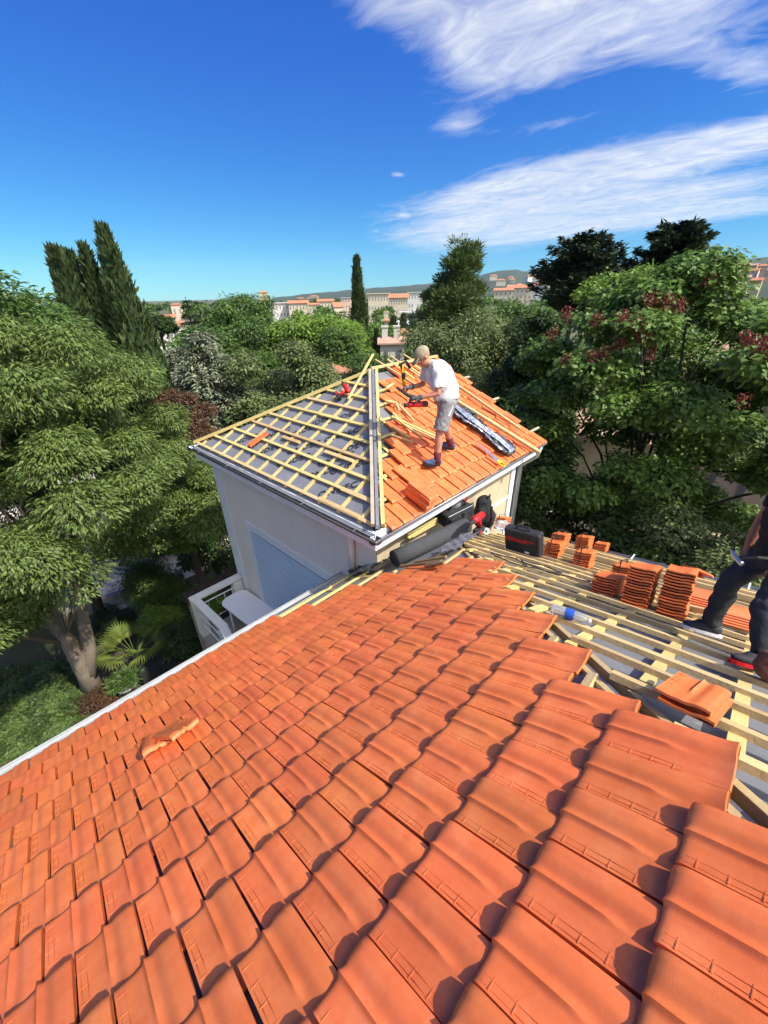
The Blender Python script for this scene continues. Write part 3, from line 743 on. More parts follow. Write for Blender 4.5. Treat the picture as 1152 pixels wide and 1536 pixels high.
def cypress(name, label, base, h, r, seed, n=9000, material='leaf_cypress', Ls=.34, group=None, prof=None, tipw=.03, cat='tree', lean=(0, 0)):
    """columnar conifer made of upswept sprays over a lumpy body"""
    rs = np.random.RandomState(seed); root = thing(name, label, cat, T(*base), group)
    prof = prof or (lambda t: np.minimum(1, (1 - t) ** .9 * 1.45 + tipw) * np.minimum(1, .55 + t * 4))
    t = rs.rand(n) ** 1.25 * .99 + .005; a = rs.rand(n) * 2 * pi
    ph = rs.rand(6) * 6.28
    lump = 1 + .13 * np.sin(a * 3 + t * 17 + ph[0]) + .10 * np.sin(a * 5 - t * 31 + ph[1]) + .07 * np.sin(a * 2 + t * 53 + ph[2])
    R = r * prof(t) * lump * (.72 + .30 * rs.rand(n))
    P = np.stack([R * np.cos(a) + lean[0] * t * h, R * np.sin(a) + lean[1] * t * h, t * h * .97], 1)
    Dn = np.stack([np.cos(a) * .42, np.sin(a) * .42, np.full(n, 1.0)], 1) + rs.normal(size=(n, 3)) * .24
    Nn = np.stack([np.cos(a), np.sin(a), np.full(n, .25)], 1) + rs.normal(size=(n, 3)) * .4
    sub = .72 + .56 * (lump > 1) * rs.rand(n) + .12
    obj('crown', leaf_mesh('crown', P, Dn, Nn, Ls * (.6 + .8 * rs.rand(n)), Ls * .36 * (.6 + .8 * rs.rand(n)), leafcols(rs, n, sub, .2, .1), material), root)
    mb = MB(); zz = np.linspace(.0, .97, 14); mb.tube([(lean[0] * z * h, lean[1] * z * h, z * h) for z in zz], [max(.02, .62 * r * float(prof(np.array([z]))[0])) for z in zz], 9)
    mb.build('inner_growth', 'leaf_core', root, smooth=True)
    mb = MB(); mb.tube([(0, 0, -.1), (0, 0, h * .35)], [r * .16, r * .1], 8); mb.build('trunk', 'bark_dark', root, smooth=True)
    return root
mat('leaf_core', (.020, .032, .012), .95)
def conifer(name, label, base, h, r, seed, n=9000, material='leaf_fir', tiers=16, Ls=.3, droop=.15, group=None, taper=1.0, start=.12, ragged=.35, upsweep=.0, cat='tree', trunk_r=None, Wf=.22):
    """branches in whorls, sprays along each branch"""
    rs = np.random.RandomState(seed); root = thing(name, label, cat, T(*base), group)
    mb = MB(); tr = trunk_r or h * .014
    mb.tube([(0, 0, -.1), (0, 0, h * .5), (0, 0, h * .98)], [tr * 1.5, tr, tr * .2], 7)
    Ps, Ds, Ns, Cs = [], [], [], []
    br = []
    for k in range(tiers):
        t = start + (1 - start) * (k + rs.rand() * .5) / tiers
        nb = rs.randint(5, 8)
        for b in range(nb):
            an = 2 * pi * (b + rs.rand() * .7) / nb + k
            ln = r * ((1 - t) ** taper * 1.0 + .05) * (1 + ragged * (rs.rand() * 2 - 1))
            br.append((t, an, ln))
    tot = sum(b[2] for b in br)
    for (t, an, ln) in br:
        m = max(8, int(n * ln / tot)); s_ = rs.rand(m) ** .7
        dz = upsweep * ln * s_ - droop * ln * s_ ** 1.6 * 1.2
        d0 = np.array([cos(an), sin(an), 0]); sd = np.array([-sin(an), cos(an), 0])
        wd = ln * .34 * (1 - s_ * .75) * (rs.rand(m) * 2 - 1)
        P = d0 * (s_ * ln)[:, None] + sd * wd[:, None]; P[:, 2] = t * h + dz + rs.normal(size=m) * ln * .05
        Dn = d0 + sd * np.sign(wd)[:, None] * .8 + rs.normal(size=(m, 3)) * .35; Dn[:, 2] += upsweep - .1
        Ps.append(P); Ds.append(Dn); Ns.append(np.array([0, 0, 1.]) + rs.normal(size=(m, 3)) * .4)
        Cs.append(leafcols(rs, m, np.full(m, .8 + .4 * rs.rand()), .22, .1))
        if ln > .35: mb.tube([(0, 0, t * h), tuple(d0 * ln * .5 + np.array([0, 0, t * h + upsweep * ln * .5 - droop * ln * .35])), tuple(d0 * ln * .9 + np.array([0, 0, t * h + upsweep * ln * .9 - droop * ln]))], [tr * .4, tr * .25, tr * .08], 5)
    P = np.concatenate(Ps); m = len(P)
    obj('crown', leaf_mesh('crown', P, np.concatenate(Ds), np.concatenate(Ns), Ls * (.6 + .8 * rs.rand(m)), Ls * Wf * 2 * (.6 + .8 * rs.rand(m)), np.concatenate(Cs), material), root)
    mb.build('trunk', 'bark_dark', root, smooth=True); return root
def gz_at(x, y, dist):
    p = at_dist(x, y, dist); return p
def base_at(x, y, dist, z=0.0): p = at_dist(x, y, dist); return (p.x, p.y, z)
def pxm(dist): return dist / FPX * 1.13

# ---- the big tree beside the roof
GS = 1.135                                       # garden scale
bx_, by_ = -7.9 * GS, 7.29 * GS
vols = [tuple(np.array(v[:2]) * GS) + (v[2] * 1.11,) + tuple(np.array(v[3:6]) * 1.12) + (v[6],) for v in [(-7.6, 8.0, 6.2, 3.9, 3.9, 2.9, 62), (-6.1, 9.7, 4.9, 2.5, 2.5, 1.8, 13), (-8.4, 6.0, 4.6, 2.3, 2.2, 1.6, 14), (-8.6, 4.5, 5.5, 2.2, 1.9, 2.3, 12), (-9.6, 7.6, 6.6, 2.2, 2.2, 2.4, 16), (-6.8, 8.2, 8.2, 2.2, 2.2, 1.1, 10)]]
def forked(root, rs, cents, P, Dn):
    mb = MB()
    mb.tube([(0, 0, 0), (-.05, .05, .9), (-.1, .1, 1.9), (-.28, .12, 3.0), (-.5, .2, 4.4), (-.7, .3, 5.6)], [.30, .23, .20, .17, .13, .06], 10)
    mb.tube([(.02, .02, .5), (.16, .3, 1.5), (.25, .42, 2.3), (.35, .6, 3.4), (.45, .9, 4.8), (.5, 1.1, 6)], [.2, .19, .17, .14, .1, .05], 10)
    for (a, b) in (((.35, .6, 3.4), (1.0, 1.3, 5.0)), ((-.28, .12, 3.0), (-1.2, -.8, 4.8)), ((-.1, .1, 1.9), (-.9, -1.2, 4.2))):
        a = np.array(a); b = np.array(b); mb.tube([a, a * .5 + b * .5 + np.array([0, 0, -.2]), b], [.09, .06, .025], 7)
    mb.build('forked_limbs', 'bark', root, smooth=True)
broad_tree('broadleaf_tree', 'big leafy green tree with a forked grey trunk beyond the white gutter', 'tree', (bx_, by_, 0), vols, 320000, .105, .034, 'leaf_ash', 3, r0=.17, fork_z=2.4, bark='bark',
           sub_r=.20, clump_r=.58, shell=.62, droop=.55, nclump=150, maxn=7, extra=forked, flat=.7, yel=.2, fill=.05)
p = at_dist(-60, 470, 15)
broad_tree('broadleaf_tree', 'dark leafy tree top behind the big forked tree', 'tree', (p.x, p.y, 0), [(p.x, p.y, 9.0, 3.0, 3.0, 2.6)], 26000, .17, .07, 'leaf_mid', 4, sub_r=.35, clump_r=.9, nclump=36)
# ---- cypresses
for k, (x, y, dist, r) in enumerate(((148, 323, 19, 1.25), (120, 354, 19.6, .85), (74, 356, 19.2, 1.2), (97, 364, 20.0, .85), (166, 392, 19.4, .95))):
    q = at_dist(x, y, dist); 
    cypress('cypress', ['tallest cypress of the dense clump behind the big forked tree', 'thin topped cypress next to the tallest of the clump', 'blunt outermost cypress of the clump behind the big forked tree',
                        'short inner cypress wedged inside the clump', 'low side spire leaning on the tallest cypress of the clump'][k], (q.x, q.y, 0), q.z, r, 40 + k, 15000, Ls=.30, group='clump of cypresses')
q = at_dist(534, 379, 42); cypress('cypress', 'lone tall pencil cypress rising above the garden trees', (q.x, q.y, 0), q.z, 1.0, 50, 15000, Ls=.40)
q = at_dist(564, 492, 45); cypress('cypress', 'small cypress right beside the lone tall one', (q.x, q.y, 0), q.z, .55, 51, 4000, Ls=.32)
q = at_dist(605, 470, 60); cypress('cypress', 'dark cypress in front of the long cream town block', (q.x, q.y, 0), q.z, 1.1, 52, 3500, Ls=.45)
q = at_dist(590, 474, 62); cypress('cypress', 'squat dark cypress left of the grey flat roofed house', (q.x, q.y, 0), q.z, 1.6, 53, 3500, Ls=.45)
# ---- mid-ground trees
def crown_at(x, ytop, ybot, wpx, dist, dz=0):
    t_ = at_dist(x, ytop, dist); b_ = at_dist(x, ybot, dist); c = (t_ + b_) / 2; rz = (t_.z - b_.z) / 2; rx = wpx / 2 * (dist / (FPX * .9)) * .98
    return c.x, c.y, c.z, rx, rx, rz
def round_tree(name, label, x, yt, yb, wpx, dist, n, L_, material, seed, cat='tree', W_=None, **kw):
    c = crown_at(x, yt, yb, wpx, dist)
    vols = [c, (c[0] + c[3] * .35, c[1] - c[3] * .3, c[2] - c[5] * .45, c[3] * .75, c[3] * .75, c[5] * .6), (c[0] - c[3] * .4, c[1] - c[3] * .1, c[2] - c[5] * .35, c[3] * .7, c[3] * .7, c[5] * .6)]
    kw.setdefault('clump_r', c[3] * .30); kw.setdefault('sub_r', c[3] * .13); kw.setdefault('nclump', 46)
    return broad_tree(name, label, cat, (c[0], c[1], 0), vols, n, L_, W_ or L_ * .5, material, seed, r0=.12 + c[3] * .03, fork_z=max(.6, c[2] - c[5] * .8), **kw)
round_tree('broadleaf_tree', 'round green tree right behind the roof where the man works', 712, 448, 640, 190, 23, 60000, .17, 'leaf_olive', 60)
round_tree('broadleaf_tree', 'bushy pale leaved tree behind the battened annex roof', 425, 500, 680, 150, 21, 52000, .17, 'leaf_olive', 61, W_=.10)
round_tree('broadleaf_tree', 'rounded vivid green tree below the town skyline', 468, 455, 560, 130, 36, 40000, .26, 'leaf_lime', 62)
round_tree('broadleaf_tree', 'dark spreading tree in front of the lone terracotta roof', 350, 470, 600, 120, 33, 34000, .24, 'leaf_mid', 63)
round_tree('broadleaf_tree', 'airy feathery tree whose top stands against the sky', 362, 436, 500, 100, 39, 9000, .26, 'leaf_mid', 64, nclump=60, sub_r=.5, clump_r=.5)
round_tree('broadleaf_tree', 'deep green tree filling the gap beside the round one', 505, 490, 560, 70, 32, 15000, .24, 'leaf_mid', 65)
round_tree('broadleaf_tree', 'shady tree between the round green tree and the seeded tree', 800, 462, 700, 120, 19, 42000, .18, 'leaf_dark', 66)
round_tree('broadleaf_tree', 'fresh green tree top peeping over the seeded tree', 945, 392, 470, 90, 21, 16000, .17, 'leaf_lime', 67)
round_tree('broadleaf_tree', 'low green trees edge behind the annex ridge', 560, 528, 600, 100, 24, 20000, .16, 'leaf_mid', 68)
round_tree('broadleaf_tree', 'broad green tree beyond the lone cypress', 575, 486, 530, 60, 52, 9000, .3, 'leaf_bright', 69)
round_tree('broadleaf_tree', 'green tree below the cream hillside villas', 790, 440, 520, 90, 40, 15000, .26, 'leaf_mid', 70)
round_tree('stone_pine', 'small dark stone pine dome near the cream town houses', 237, 471, 500, 40, 55, 9000, .28, 'leaf_dark', 71)
round_tree('shrub', 'rusty brown leaved shrub below the silvery conifer', 282, 572, 700, 80, 17.5, 20000, .12, 'leaf_red', 72, cat='shrub')
round_tree('broadleaf_tree', 'dark undergrowth tree beside the far corner of the annex', 300, 640, 860, 110, 15, 26000, .13, 'leaf_dark', 73)
round_tree('broadleaf_tree', 'yellowish green bush under the far annex eave', 275, 730, 830, 70, 13.5, 12000, .12, 'leaf_bright', 74, cat='bush')
q = at_dist(300, 492, 22.5); conifer('blue_cedar', 'silvery blue conifer with sweeping branches beside the cypress clump', (q.x, q.y, 0), q.z, 4.0, 80, 42000, 'leaf_blue', tiers=22, Ls=.24, droop=.35, taper=.62, ragged=.3, start=.2, Wf=.16)
q = at_dist(262, 515, 25); conifer('blue_cedar', 'greyer silvery conifer half hidden behind the sweeping one', (q.x, q.y, 0), q.z, 3.4, 81, 20000, 'leaf_blue', tiers=18, Ls=.26, droop=.35, taper=.6, ragged=.3, start=.25, Wf=.16)
for k, (x, y, r) in enumerate(((277, 441, 1.7), (295, 446, 1.5))):
    q = at_dist(x, y, 52); conifer('fir_tree', ['dark pointed fir, the taller of a pair by the town', 'dark pointed fir, the shorter of a pair by the town'][k], (q.x, q.y, 0), q.z, r * 1.25, 82 + k, 5000, 'leaf_fir', tiers=14, Ls=.42, taper=.9, group='pair of firs')
def clump_conifer(name, label, x, yt, yb, wpx, dist, n, L_, material, seed, **kw):
    c = crown_at(x, yt, yb, wpx, dist)
    rs = np.random.RandomState(seed); vols = []
    for k in range(11):
        t = k / 10; r = c[3] * (1 - .72 * t ** 1.3) * (.8 + .3 * rs.rand())
        vols.append((c[0] + rs.normal() * c[3] * .07, c[1] + rs.normal() * c[3] * .07, c[2] + c[5] * (2 * t - 1) * .92, r, r, c[5] * .30, r * r))
    return broad_tree(name, label, 'tree', (c[0], c[1], 0), vols, n, L_, L_ * .22, material, seed, r0=.25, fork_z=c[2], clump_r=c[3] * .22, sub_r=c[3] * .10, nclump=90, droop=-.55, spread=.7, **kw)
clump_conifer('pine_tree', 'bushy green pine standing behind the round tree', 682, 370, 520, 118, 38, 60000, .38, 'leaf_pine', 90)
def spiky(x, yt, yb, wpx, dist, label, seed, n=16000):
    q = at_dist(x, yt, dist); b_ = at_dist(x, yb, dist)
    conifer('cedar_tree', label, (q.x, q.y, 0), q.z, wpx / 2 * dist / (FPX * .86), seed, n, 'leaf_fir', tiers=22, Ls=.34, droop=-.05, upsweep=.35, taper=.45, start=1 - (q.z - b_.z) / q.z, ragged=.55, Wf=.2)
spiky(878, 358, 470, 112, 30, 'dark ragged cedar above the round green trees', 91)
spiky(1020, 341, 440, 100, 27, 'dark ragged cedar with a peaked top behind the seeded tree', 92)
# ---- the seeded tree in front of the neighbouring house
q = at_dist(935, 790, 13.2); sx_, sy_ = q.x, q.y
ctr = at_dist(985, 560, 13.2); ct2 = at_dist(1160, 560, 12.5)
vols = [(ctr.x, ctr.y, 8.59, 3.6, 3.4, 2.6, 50), (ctr.x - 1.5, ctr.y + .2, 6.59, 2.4, 2.4, 2.3, 24), (ct2.x, ct2.y, 7.99, 3.4, 3.2, 2.5, 36), (ct2.x - .5, ct2.y, 5.89, 3.2, 2.6, 1.9, 20), (ctr.x + .3, ctr.y - .4, 4.59, 2.6, 2.0, 1.5, 12), (ctr.x - 1.6, ctr.y, 9.99, 1.0, 1.0, .8, 4), (ctr.x + .4, ctr.y - .3, 10.59, 1.1, 1.1, .7, 5), (ctr.x + 1.9, ctr.y - 1.2, 9.69, 1.0, 1.0, .9, 4)]
def seeds(root, rs, cents, P, Dn):
    pk = []
    for k, (x, y) in enumerate(((850, 470), (895, 480), (935, 475), (960, 485), (975, 450), (1000, 450), (1018, 458), (930, 512), (965, 500), (890, 535), (905, 530), (975, 530), (830, 500), (1135, 515), (1150, 520), (1120, 510), (1115, 600), (1060, 420), (850, 540))):
        R = ray(x, y); R = np.array(R / R.length); rel = P + np.array(root.location) - np.array(C0)
        dd = rel @ R; off = np.linalg.norm(rel - dd[:, None] * R, axis=1); near = dd[off < .3]
        if len(near) < 5: continue
        pk.append(np.array(C0) + R * (np.percentile(near, 4) - .05) - np.array(root.location))
    pk = np.array(pk); n = 110 * len(pk); ci = np.repeat(np.arange(len(pk)), 110)
    PP = pk[ci] + rdirs(rs, n) * (rs.rand(n) ** .5)[:, None] * np.array([.17, .17, .2])
    o = obj('seed_clusters', leaf_mesh('seed_clusters', PP, rs.normal(size=(n, 3)) + np.array([0, 0, -.6]), rs.normal(size=(n, 3)), np.full(n, .07), np.full(n, .03), leafcols(rs, n), 'seed_red'), root); o['kind'] = 'stuff'
broad_tree('broadleaf_tree', 'large tree with rounded leaves and red seed clusters beyond the battened slope', 'tree', (sx_, sy_, 0), vols, 110000, .12, .10, 'leaf_cat', 5, r0=.17, fork_z=3.8, sub_r=.27, clump_r=.62, shell=.5, droop=.5, nclump=130, maxn=26, extra=seeds, fill=.10, flat=.55)
q = at_dist(1080, 800, 10.5)
broad_tree('broadleaf_tree', 'sunlit small leaved shrubby tree rising just past the open gutter', 'tree', (q.x, q.y, 0), [(q.x, q.y, 4.9, 1.9, 1.6, 1.5), (q.x - 1.0, q.y + .6, 4.0, 1.6, 1.4, 1.4)], 30000, .09, .06, 'leaf_olive', 6, r0=.1, fork_z=2.0, sub_r=.24, clump_r=.5, nclump=40)
q = at_dist(890, 770, 11.5)
broad_tree('broadleaf_tree', 'dark shaded sapling in front of the beige garden wall', 'tree', (q.x, q.y, 0), [(q.x, q.y, 4.4, 1.6, 1.6, 1.5), (q.x - 1.2, q.y + 1.0, 5.4, 1.2, 1.2, 1.5)], 20000, .11, .09, 'leaf_dark', 7, r0=.08, fork_z=2.0, sub_r=.26, clump_r=.5, nclump=36)
# ================================================================== ground, garden, town, hills
mat('soil', (.085, .075, .045), .95, var=(.06, .075, .028), vscale=1.2, bump=.5, bscale=6, coords='Generated')
mat('far_ground', (.075, .095, .040), .95, var=(.12, .11, .07), vscale=.05, coords='Object')
mat('concrete', (.56, .50, .42), .85, var=(.46, .41, .34), vscale=1.5, bump=.1, bscale=30)
mat('stone_grey', (.26, .26, .25), .9, var=(.18, .18, .17), vscale=4, bump=.3, bscale=20)
mat('hill_wood', (.030, .048, .030), .95, var=(.052, .070, .040), vscale=.02, detail=10, bump=0, dirt=(.16, .15, .11), dscale=.012, dthr=(.6, .68))
mat('brush_brown', (.075, .055, .042), .95, var=(.05, .036, .028), vscale=8, bump=.4, bscale=30)
mat('wall_cream', (.58, .50, .38), .9, var=(.50, .43, .32), vscale=.4); mat('wall_white', (.64, .61, .56), .9, var=(.55, .53, .48), vscale=.3)
mat('wall_ochre', (.60, .46, .28), .9, var=(.52, .39, .23), vscale=.4); mat('wall_pink', (.60, .44, .36), .9, var=(.52, .38, .30), vscale=.5)
mat('wall_concrete', (.46, .47, .47), .9, var=(.38, .39, .39), vscale=.5)
mat('roof_terracotta', (.46, .18, .095), .9, var=(.36, .15, .085), vscale=2.0, bump=.4, bscale=9, dirt=(.50, .30, .19), dscale=1.2, dthr=(.5, .7))
mat('roof_pale', (.50, .30, .22), .9, var=(.40, .23, .17), vscale=2.0, bump=.4, bscale=9, dirt=(.42, .36, .30), dscale=1.2, dthr=(.5, .7))
mat('window_dark', (.16, .16, .17), .3, spec=.5); mat('shutter_red', (.20, .05, .035), .7)
mb = MB(); Rr = 4900
ringr = [0, 6, 14, 30, 60, 120, 300, 800, 2500, Rr]; seg = 48; vs = [(0, 0, -.0)]; fs = []
for i, r in enumerate(ringr[1:]):
    for k in range(seg): vs.append((r * cos(2 * pi * k / seg), r * sin(2 * pi * k / seg), 0))
fs = [(0, 1 + k, 1 + (k + 1) % seg) for k in range(seg)]
for i in range(len(ringr) - 2):
    for k in range(seg): fs.append((1 + i * seg + k, 1 + (i + 1) * seg + k, 1 + (i + 1) * seg + (k + 1) % seg, 1 + i * seg + (k + 1) % seg))
mb.add(vs, fs); g_ = mb.build('ground', 'far_ground'); tag(g_, kind='structure')
mb = MB(); mb.add([(-26, -6, .004), (-1.5, -6, .004), (-1.5, 13, .004), (-4, 24, .004), (-26, 29, .004)], [(0, 1, 2, 3, 4)]); tag(mb.build('garden_bed', 'soil'), kind='structure')
mb = MB(); mb.add([(-22, 11.1, .008), (-10.4, 11.7, .008), (-8.2, 14.1, .008), (-5.7, 17.0, .008), (-7.4, 24, .008), (-22, 26, .008)], [(0, 1, 2, 3, 4, 5)]); tag(mb.build('driveway', 'concrete'), kind='structure')
mb = MB(); mb.beam((-12.0, 11.35, .55), (-8.4, 13.5, .55), .22, .55); gw = bevel(mb.build('garden_wall', 'stone_grey'), .015)
tag(gw, 'low grey stone wall between the garden and the pale driveway', 'wall')
# brushwood pergola beside the terrace
perg = thing('brushwood_canopy', 'dark brown brushwood canopy next to the terrace parapet', 'canopy', ANX)
mb = MB(); a0, a1, b0, b1, zt = 2.35, 5.2, 7.75, 9.6, CZA - 6.9
mb.box((a0, b0, zt - .06), (a1, b1, zt)); mb.build('canopy_panel', 'brush_brown', perg)
mb = MB(); rp_ = random.Random(2)
for k in range(420):
    a = rp_.uniform(a0, a1); b = rp_.uniform(b0, b1 - .5); mb.beam((a, b, zt + .02 + rp_.uniform(0, .04)), (a + rp_.uniform(-.2, .2), b + rp_.uniform(.4, .9), zt + .02 + rp_.uniform(0, .05)), .014, .012)
o = mb.build('brushwood', 'brush_brown', perg); o['kind'] = 'stuff'
for (a, b) in ((a0 + .1, b0 + .1), (a1 - .1, b0 + .1), (a0 + .1, b1 - .1), (a1 - .1, b1 - .1)):
    mb = MB(); mb.box((a - .05, b - .05, 0), (a + .05, b + .05, zt - .061)); mb.build('post', 'timber_grey', perg)
# ---- garden plants
def leafy_blob(name, label, cat, x, y, z0, vols, n, L_, W_, material, seed, **kw):
    rs = np.random.RandomState(seed); root = thing(name, label, cat, T(x, y, z0))
    P, Dn, Nn, Ln, Wd, C_, cents = broad_leaves(rs, vols, n, L_, W_, **kw)
    obj('foliage', leaf_mesh('foliage', P, Dn, Nn, Ln, Wd, C_, material), root)
    mb = MB(); mb.tube([(0, 0, -.05), (0.02, 0, max(.15, vols[0][2]))], [.06, .03], 6)
    for c in cents[:8]: mb.tube([(0, 0, .05), tuple(c * .6), tuple(c)], [.03, .02, .008], 5)
    mb.build('stem', 'bark_dark', root); return root
q = on_z(228, 890, 1.4); leafy_blob('topiary_shrub', 'tall clipped dark green shrub with rounded top behind the fan palm', 'shrub', q.x - .3, q.y + .5, 0, [(0, 0, 1.6, 1.0, 1.0, 1.0), (.1, 0, .9, 1.0, 1.0, .8)], 26000, .07, .045, 'leaf_mid', 100, clump_r=.45, sub_r=.16, nclump=50, droop=.1, fill=.3)
q = on_z(242, 930, .9); leafy_blob('clipped_shrub', 'clipped yellow green shrub in front of the taller dark one', 'shrub', q.x, q.y, 0, [(0, 0, .75, .75, .7, .7)], 14000, .06, .04, 'leaf_lime', 101, clump_r=.3, sub_r=.13, nclump=30, droop=.1, fill=.3)
q = on_z(165, 935, .5); leafy_blob('low_shrub', 'low dark shrub beside the forked trunk', 'shrub', q.x, q.y, 0, [(0, 0, .5, .9, .8, .5)], 9000, .07, .04, 'leaf_dark', 102, clump_r=.3, sub_r=.14, nclump=24)
q = on_z(275, 960, .7); leafy_blob('low_shrub', 'dark shrub below the terrace parapet', 'shrub', q.x, q.y, 0, [(0, 0, .7, .8, .8, .7)], 9000, .08, .05, 'leaf_dark', 103, clump_r=.3, sub_r=.14, nclump=24)
q = on_z(150, 1052, .2); leafy_blob('flowering_plant', 'reddish leaved flower clump at the foot of the forked trunk', 'plant', q.x, q.y, 0, [(0, 0, .28, .5, .45, .28)], 5000, .06, .035, 'leaf_red', 104, clump_r=.2, sub_r=.1, nclump=16)
q = on_z(10, 900, 1); leafy_blob('low_shrub', 'shady hedge shrub at the edge of the garden', 'shrub', q.x, q.y, 0, [(0, 0, 1.0, 1.6, 1.6, 1.0)], 14000, .09, .05, 'leaf_dark', 105, clump_r=.45, sub_r=.2, nclump=30)
rs = np.random.RandomState(31)
# ivy bed
n = 26000; ax_ = rs.rand(n); ay_ = rs.rand(n)
c0, c1, c2, c3 = (on_z(x, y, .1) for x, y in ((-40, 1010), (130, 985), (165, 1075), (-40, 1160)))
XY = ((1 - ax_) * (1 - ay_))[:, None] * np.array(c0) + (ax_ * (1 - ay_))[:, None] * np.array(c1) + (ax_ * ay_)[:, None] * np.array(c2) + ((1 - ax_) * ay_)[:, None] * np.array(c3)
hgt = .14 + .14 * np.sin(XY[:, 0] * 3.1) * np.sin(XY[:, 1] * 2.7) + .1 * rs.rand(n); XY[:, 2] = hgt * (.5 + .5 * rs.rand(n))
iv = obj('ivy_bed', leaf_mesh('ivy_bed', XY, rs.normal(size=(n, 3)) * np.array([1, 1, .3]), np.array([0, 0, 1.]) + rs.normal(size=(n, 3)) * .4, .085 * (.6 + .8 * rs.rand(n)), .06 * (.6 + .8 * rs.rand(n)), leafcols(rs, n, .7 + .5 * (np.sin(XY[:, 0] * 5) * np.sin(XY[:, 1] * 4.3) > 0)), 'leaf_ivy'))
tag(iv, 'spreading green ground cover under the big forked tree', 'ground cover', kind='stuff')
# fan palm
q = on_z(205, 985, .4); palm = thing('fan_palm', 'yellow green fan palm with spiky fronds in the garden', 'palm', T(q.x, q.y, 0))
mb = MB(); mb.tube([(0, 0, -.05), (0, 0, .3), (.02, .01, .55)], [.16, .13, .11], 10); mb.build('trunk', 'bark', palm, smooth=True)
for k in range(15):
    an = 2 * pi * k / 15 + rs.rand() * .3; el = .25 + .75 * rs.rand(); ln = .55 + .25 * rs.rand()
    tip = np.array([cos(an) * cos(el) * ln, sin(an) * cos(el) * ln, .55 + sin(el) * ln])
    mb = MB(); mb.tube([(0, 0, .5), tuple(tip)], [.014, .008], 5)
    side = np.array([-sin(an), cos(an), 0]); fw_ = np.array([cos(an) * cos(el), sin(an) * cos(el), sin(el)])
    for j in range(17):
        g2 = (j / 16 - .5) * 2.7; dd = fw_ * cos(g2) + side * sin(g2); e_ = tip + dd * .62 + np.array([0, 0, -.14]); sdv = np.cross(dd, [0, 0, 1.]); sdv /= np.linalg.norm(sdv) + 1e-6
        m_ = tip + dd * .34; mb.add([tuple(tip), tuple(m_ + sdv * .024), tuple(e_), tuple(m_ - sdv * .024)], [(0, 1, 2, 3)])
    fr_ = mb.build('frond', 'palm_green', palm) if 'palm_green' in MATS else mb.build('frond', mat('palm_green', (.17, .21, .045), .6, var=(.12, .17, .03), vscale=4, trans=.25), palm)
# dark planter box, pots
mat('black_plastic', (.018, .019, .02), .5, var=(.03, .03, .03), vscale=6); mat('pot_grey', (.34, .34, .33), .8, var=(.26, .26, .25), vscale=8); mat('pot_yellow', (.62, .34, .03), .5, var=(.52, .28, .03), vscale=6)
q = on_z(238, 1000, .35); pb = thing('storage_box', 'dark slatted garden box beside the fan palm', 'box', T(q.x, q.y, 0) @ RZ(radians(35)))
mb = MB(); mb.box((-.5, -.28, .04), (.5, .28, .5)); bevel(mb.build('body', 'black_plastic', pb), .02)
for k in range(6): mb = MB(); mb.box((-.52 + k * .175, -.3, .502), (-.365 + k * .175, .3, .525)); mb.build('slat', 'black_plastic', pb)
def pot(name, label, M, r, h, material, plant_mat, n, seed, pr, ph, L_=.09, W_=.03):
    root = thing(name, label, 'plant pot', M)
    mb = MB(); mb.lathe([(0, 0), (r * .68, 0), (r * .95, h * .85), (r * 1.08, h * .86), (r * 1.08, h), (r * .93, h), (r * .9, h * .88), (0, h * .86)], 20); mb.build('pot', material, root, smooth=True)
    rs = np.random.RandomState(seed); P, Dn, Nn, Ln, Wd, C_, _ = broad_leaves(rs, [(0, 0, h + ph * .5, pr, pr, ph * .6)], n, L_, W_, clump_r=pr * .5, sub_r=pr * .3, nclump=14, droop=-.1)
    obj('plant', leaf_mesh('plant', P, Dn, Nn, Ln, Wd, C_, plant_mat), root); return root
q = on_z(190, 1028, .25); pot('plant_pot', 'round grey pot with strappy plant near the forked trunk', T(q.x, q.y, 0), .3, .32, 'pot_grey', 'leaf_mid', 900, 5, .35, .35, .2, .03)
pot('plant_pot', 'yellow pot with bushy green plant on the terrace', T(on_z(322, 924, (ZF + .15) * KA).x, on_z(322, 924, (ZF + .15) * KA).y, ZF * KA + .003), .2, .36, 'pot_yellow', 'leaf_bright', 3500, 6, .27, .42, .10, .035)
pot('plant_pot', 'grey pot with wiry plant outside the terrace corner', ANX @ T(1.62, 6.02, ZF - .35), .26, .3, 'pot_grey', 'leaf_ivy', 2500, 7, .3, .3, .10, .03)
sb_ = thing('pot_bracket', 'white scroll iron bracket under the grey pot by the terrace corner', 'bracket', ANX @ T(1.62, 6.02, ZF - .36))
mb = MB(); mb.box((-.24, -.24, -.03), (.34, .24, -.005)); mb.build('shelf', 'white_metal', sb_)
mb = MB(); mb.tube([(-.25 + .11 * cos(t) * (1 - t / 16), -.05 - .0 * t, .10 + .11 * sin(t) * (1 - t / 16)) for t in np.linspace(-1.5, 9, 34)], .012, 6); mb.tube([(-.25, -.05, -.02), (-.05, -.05, -.06), (.3, -.05, -.35)], .012, 6); mb.build('scroll', 'white_metal', sb_)
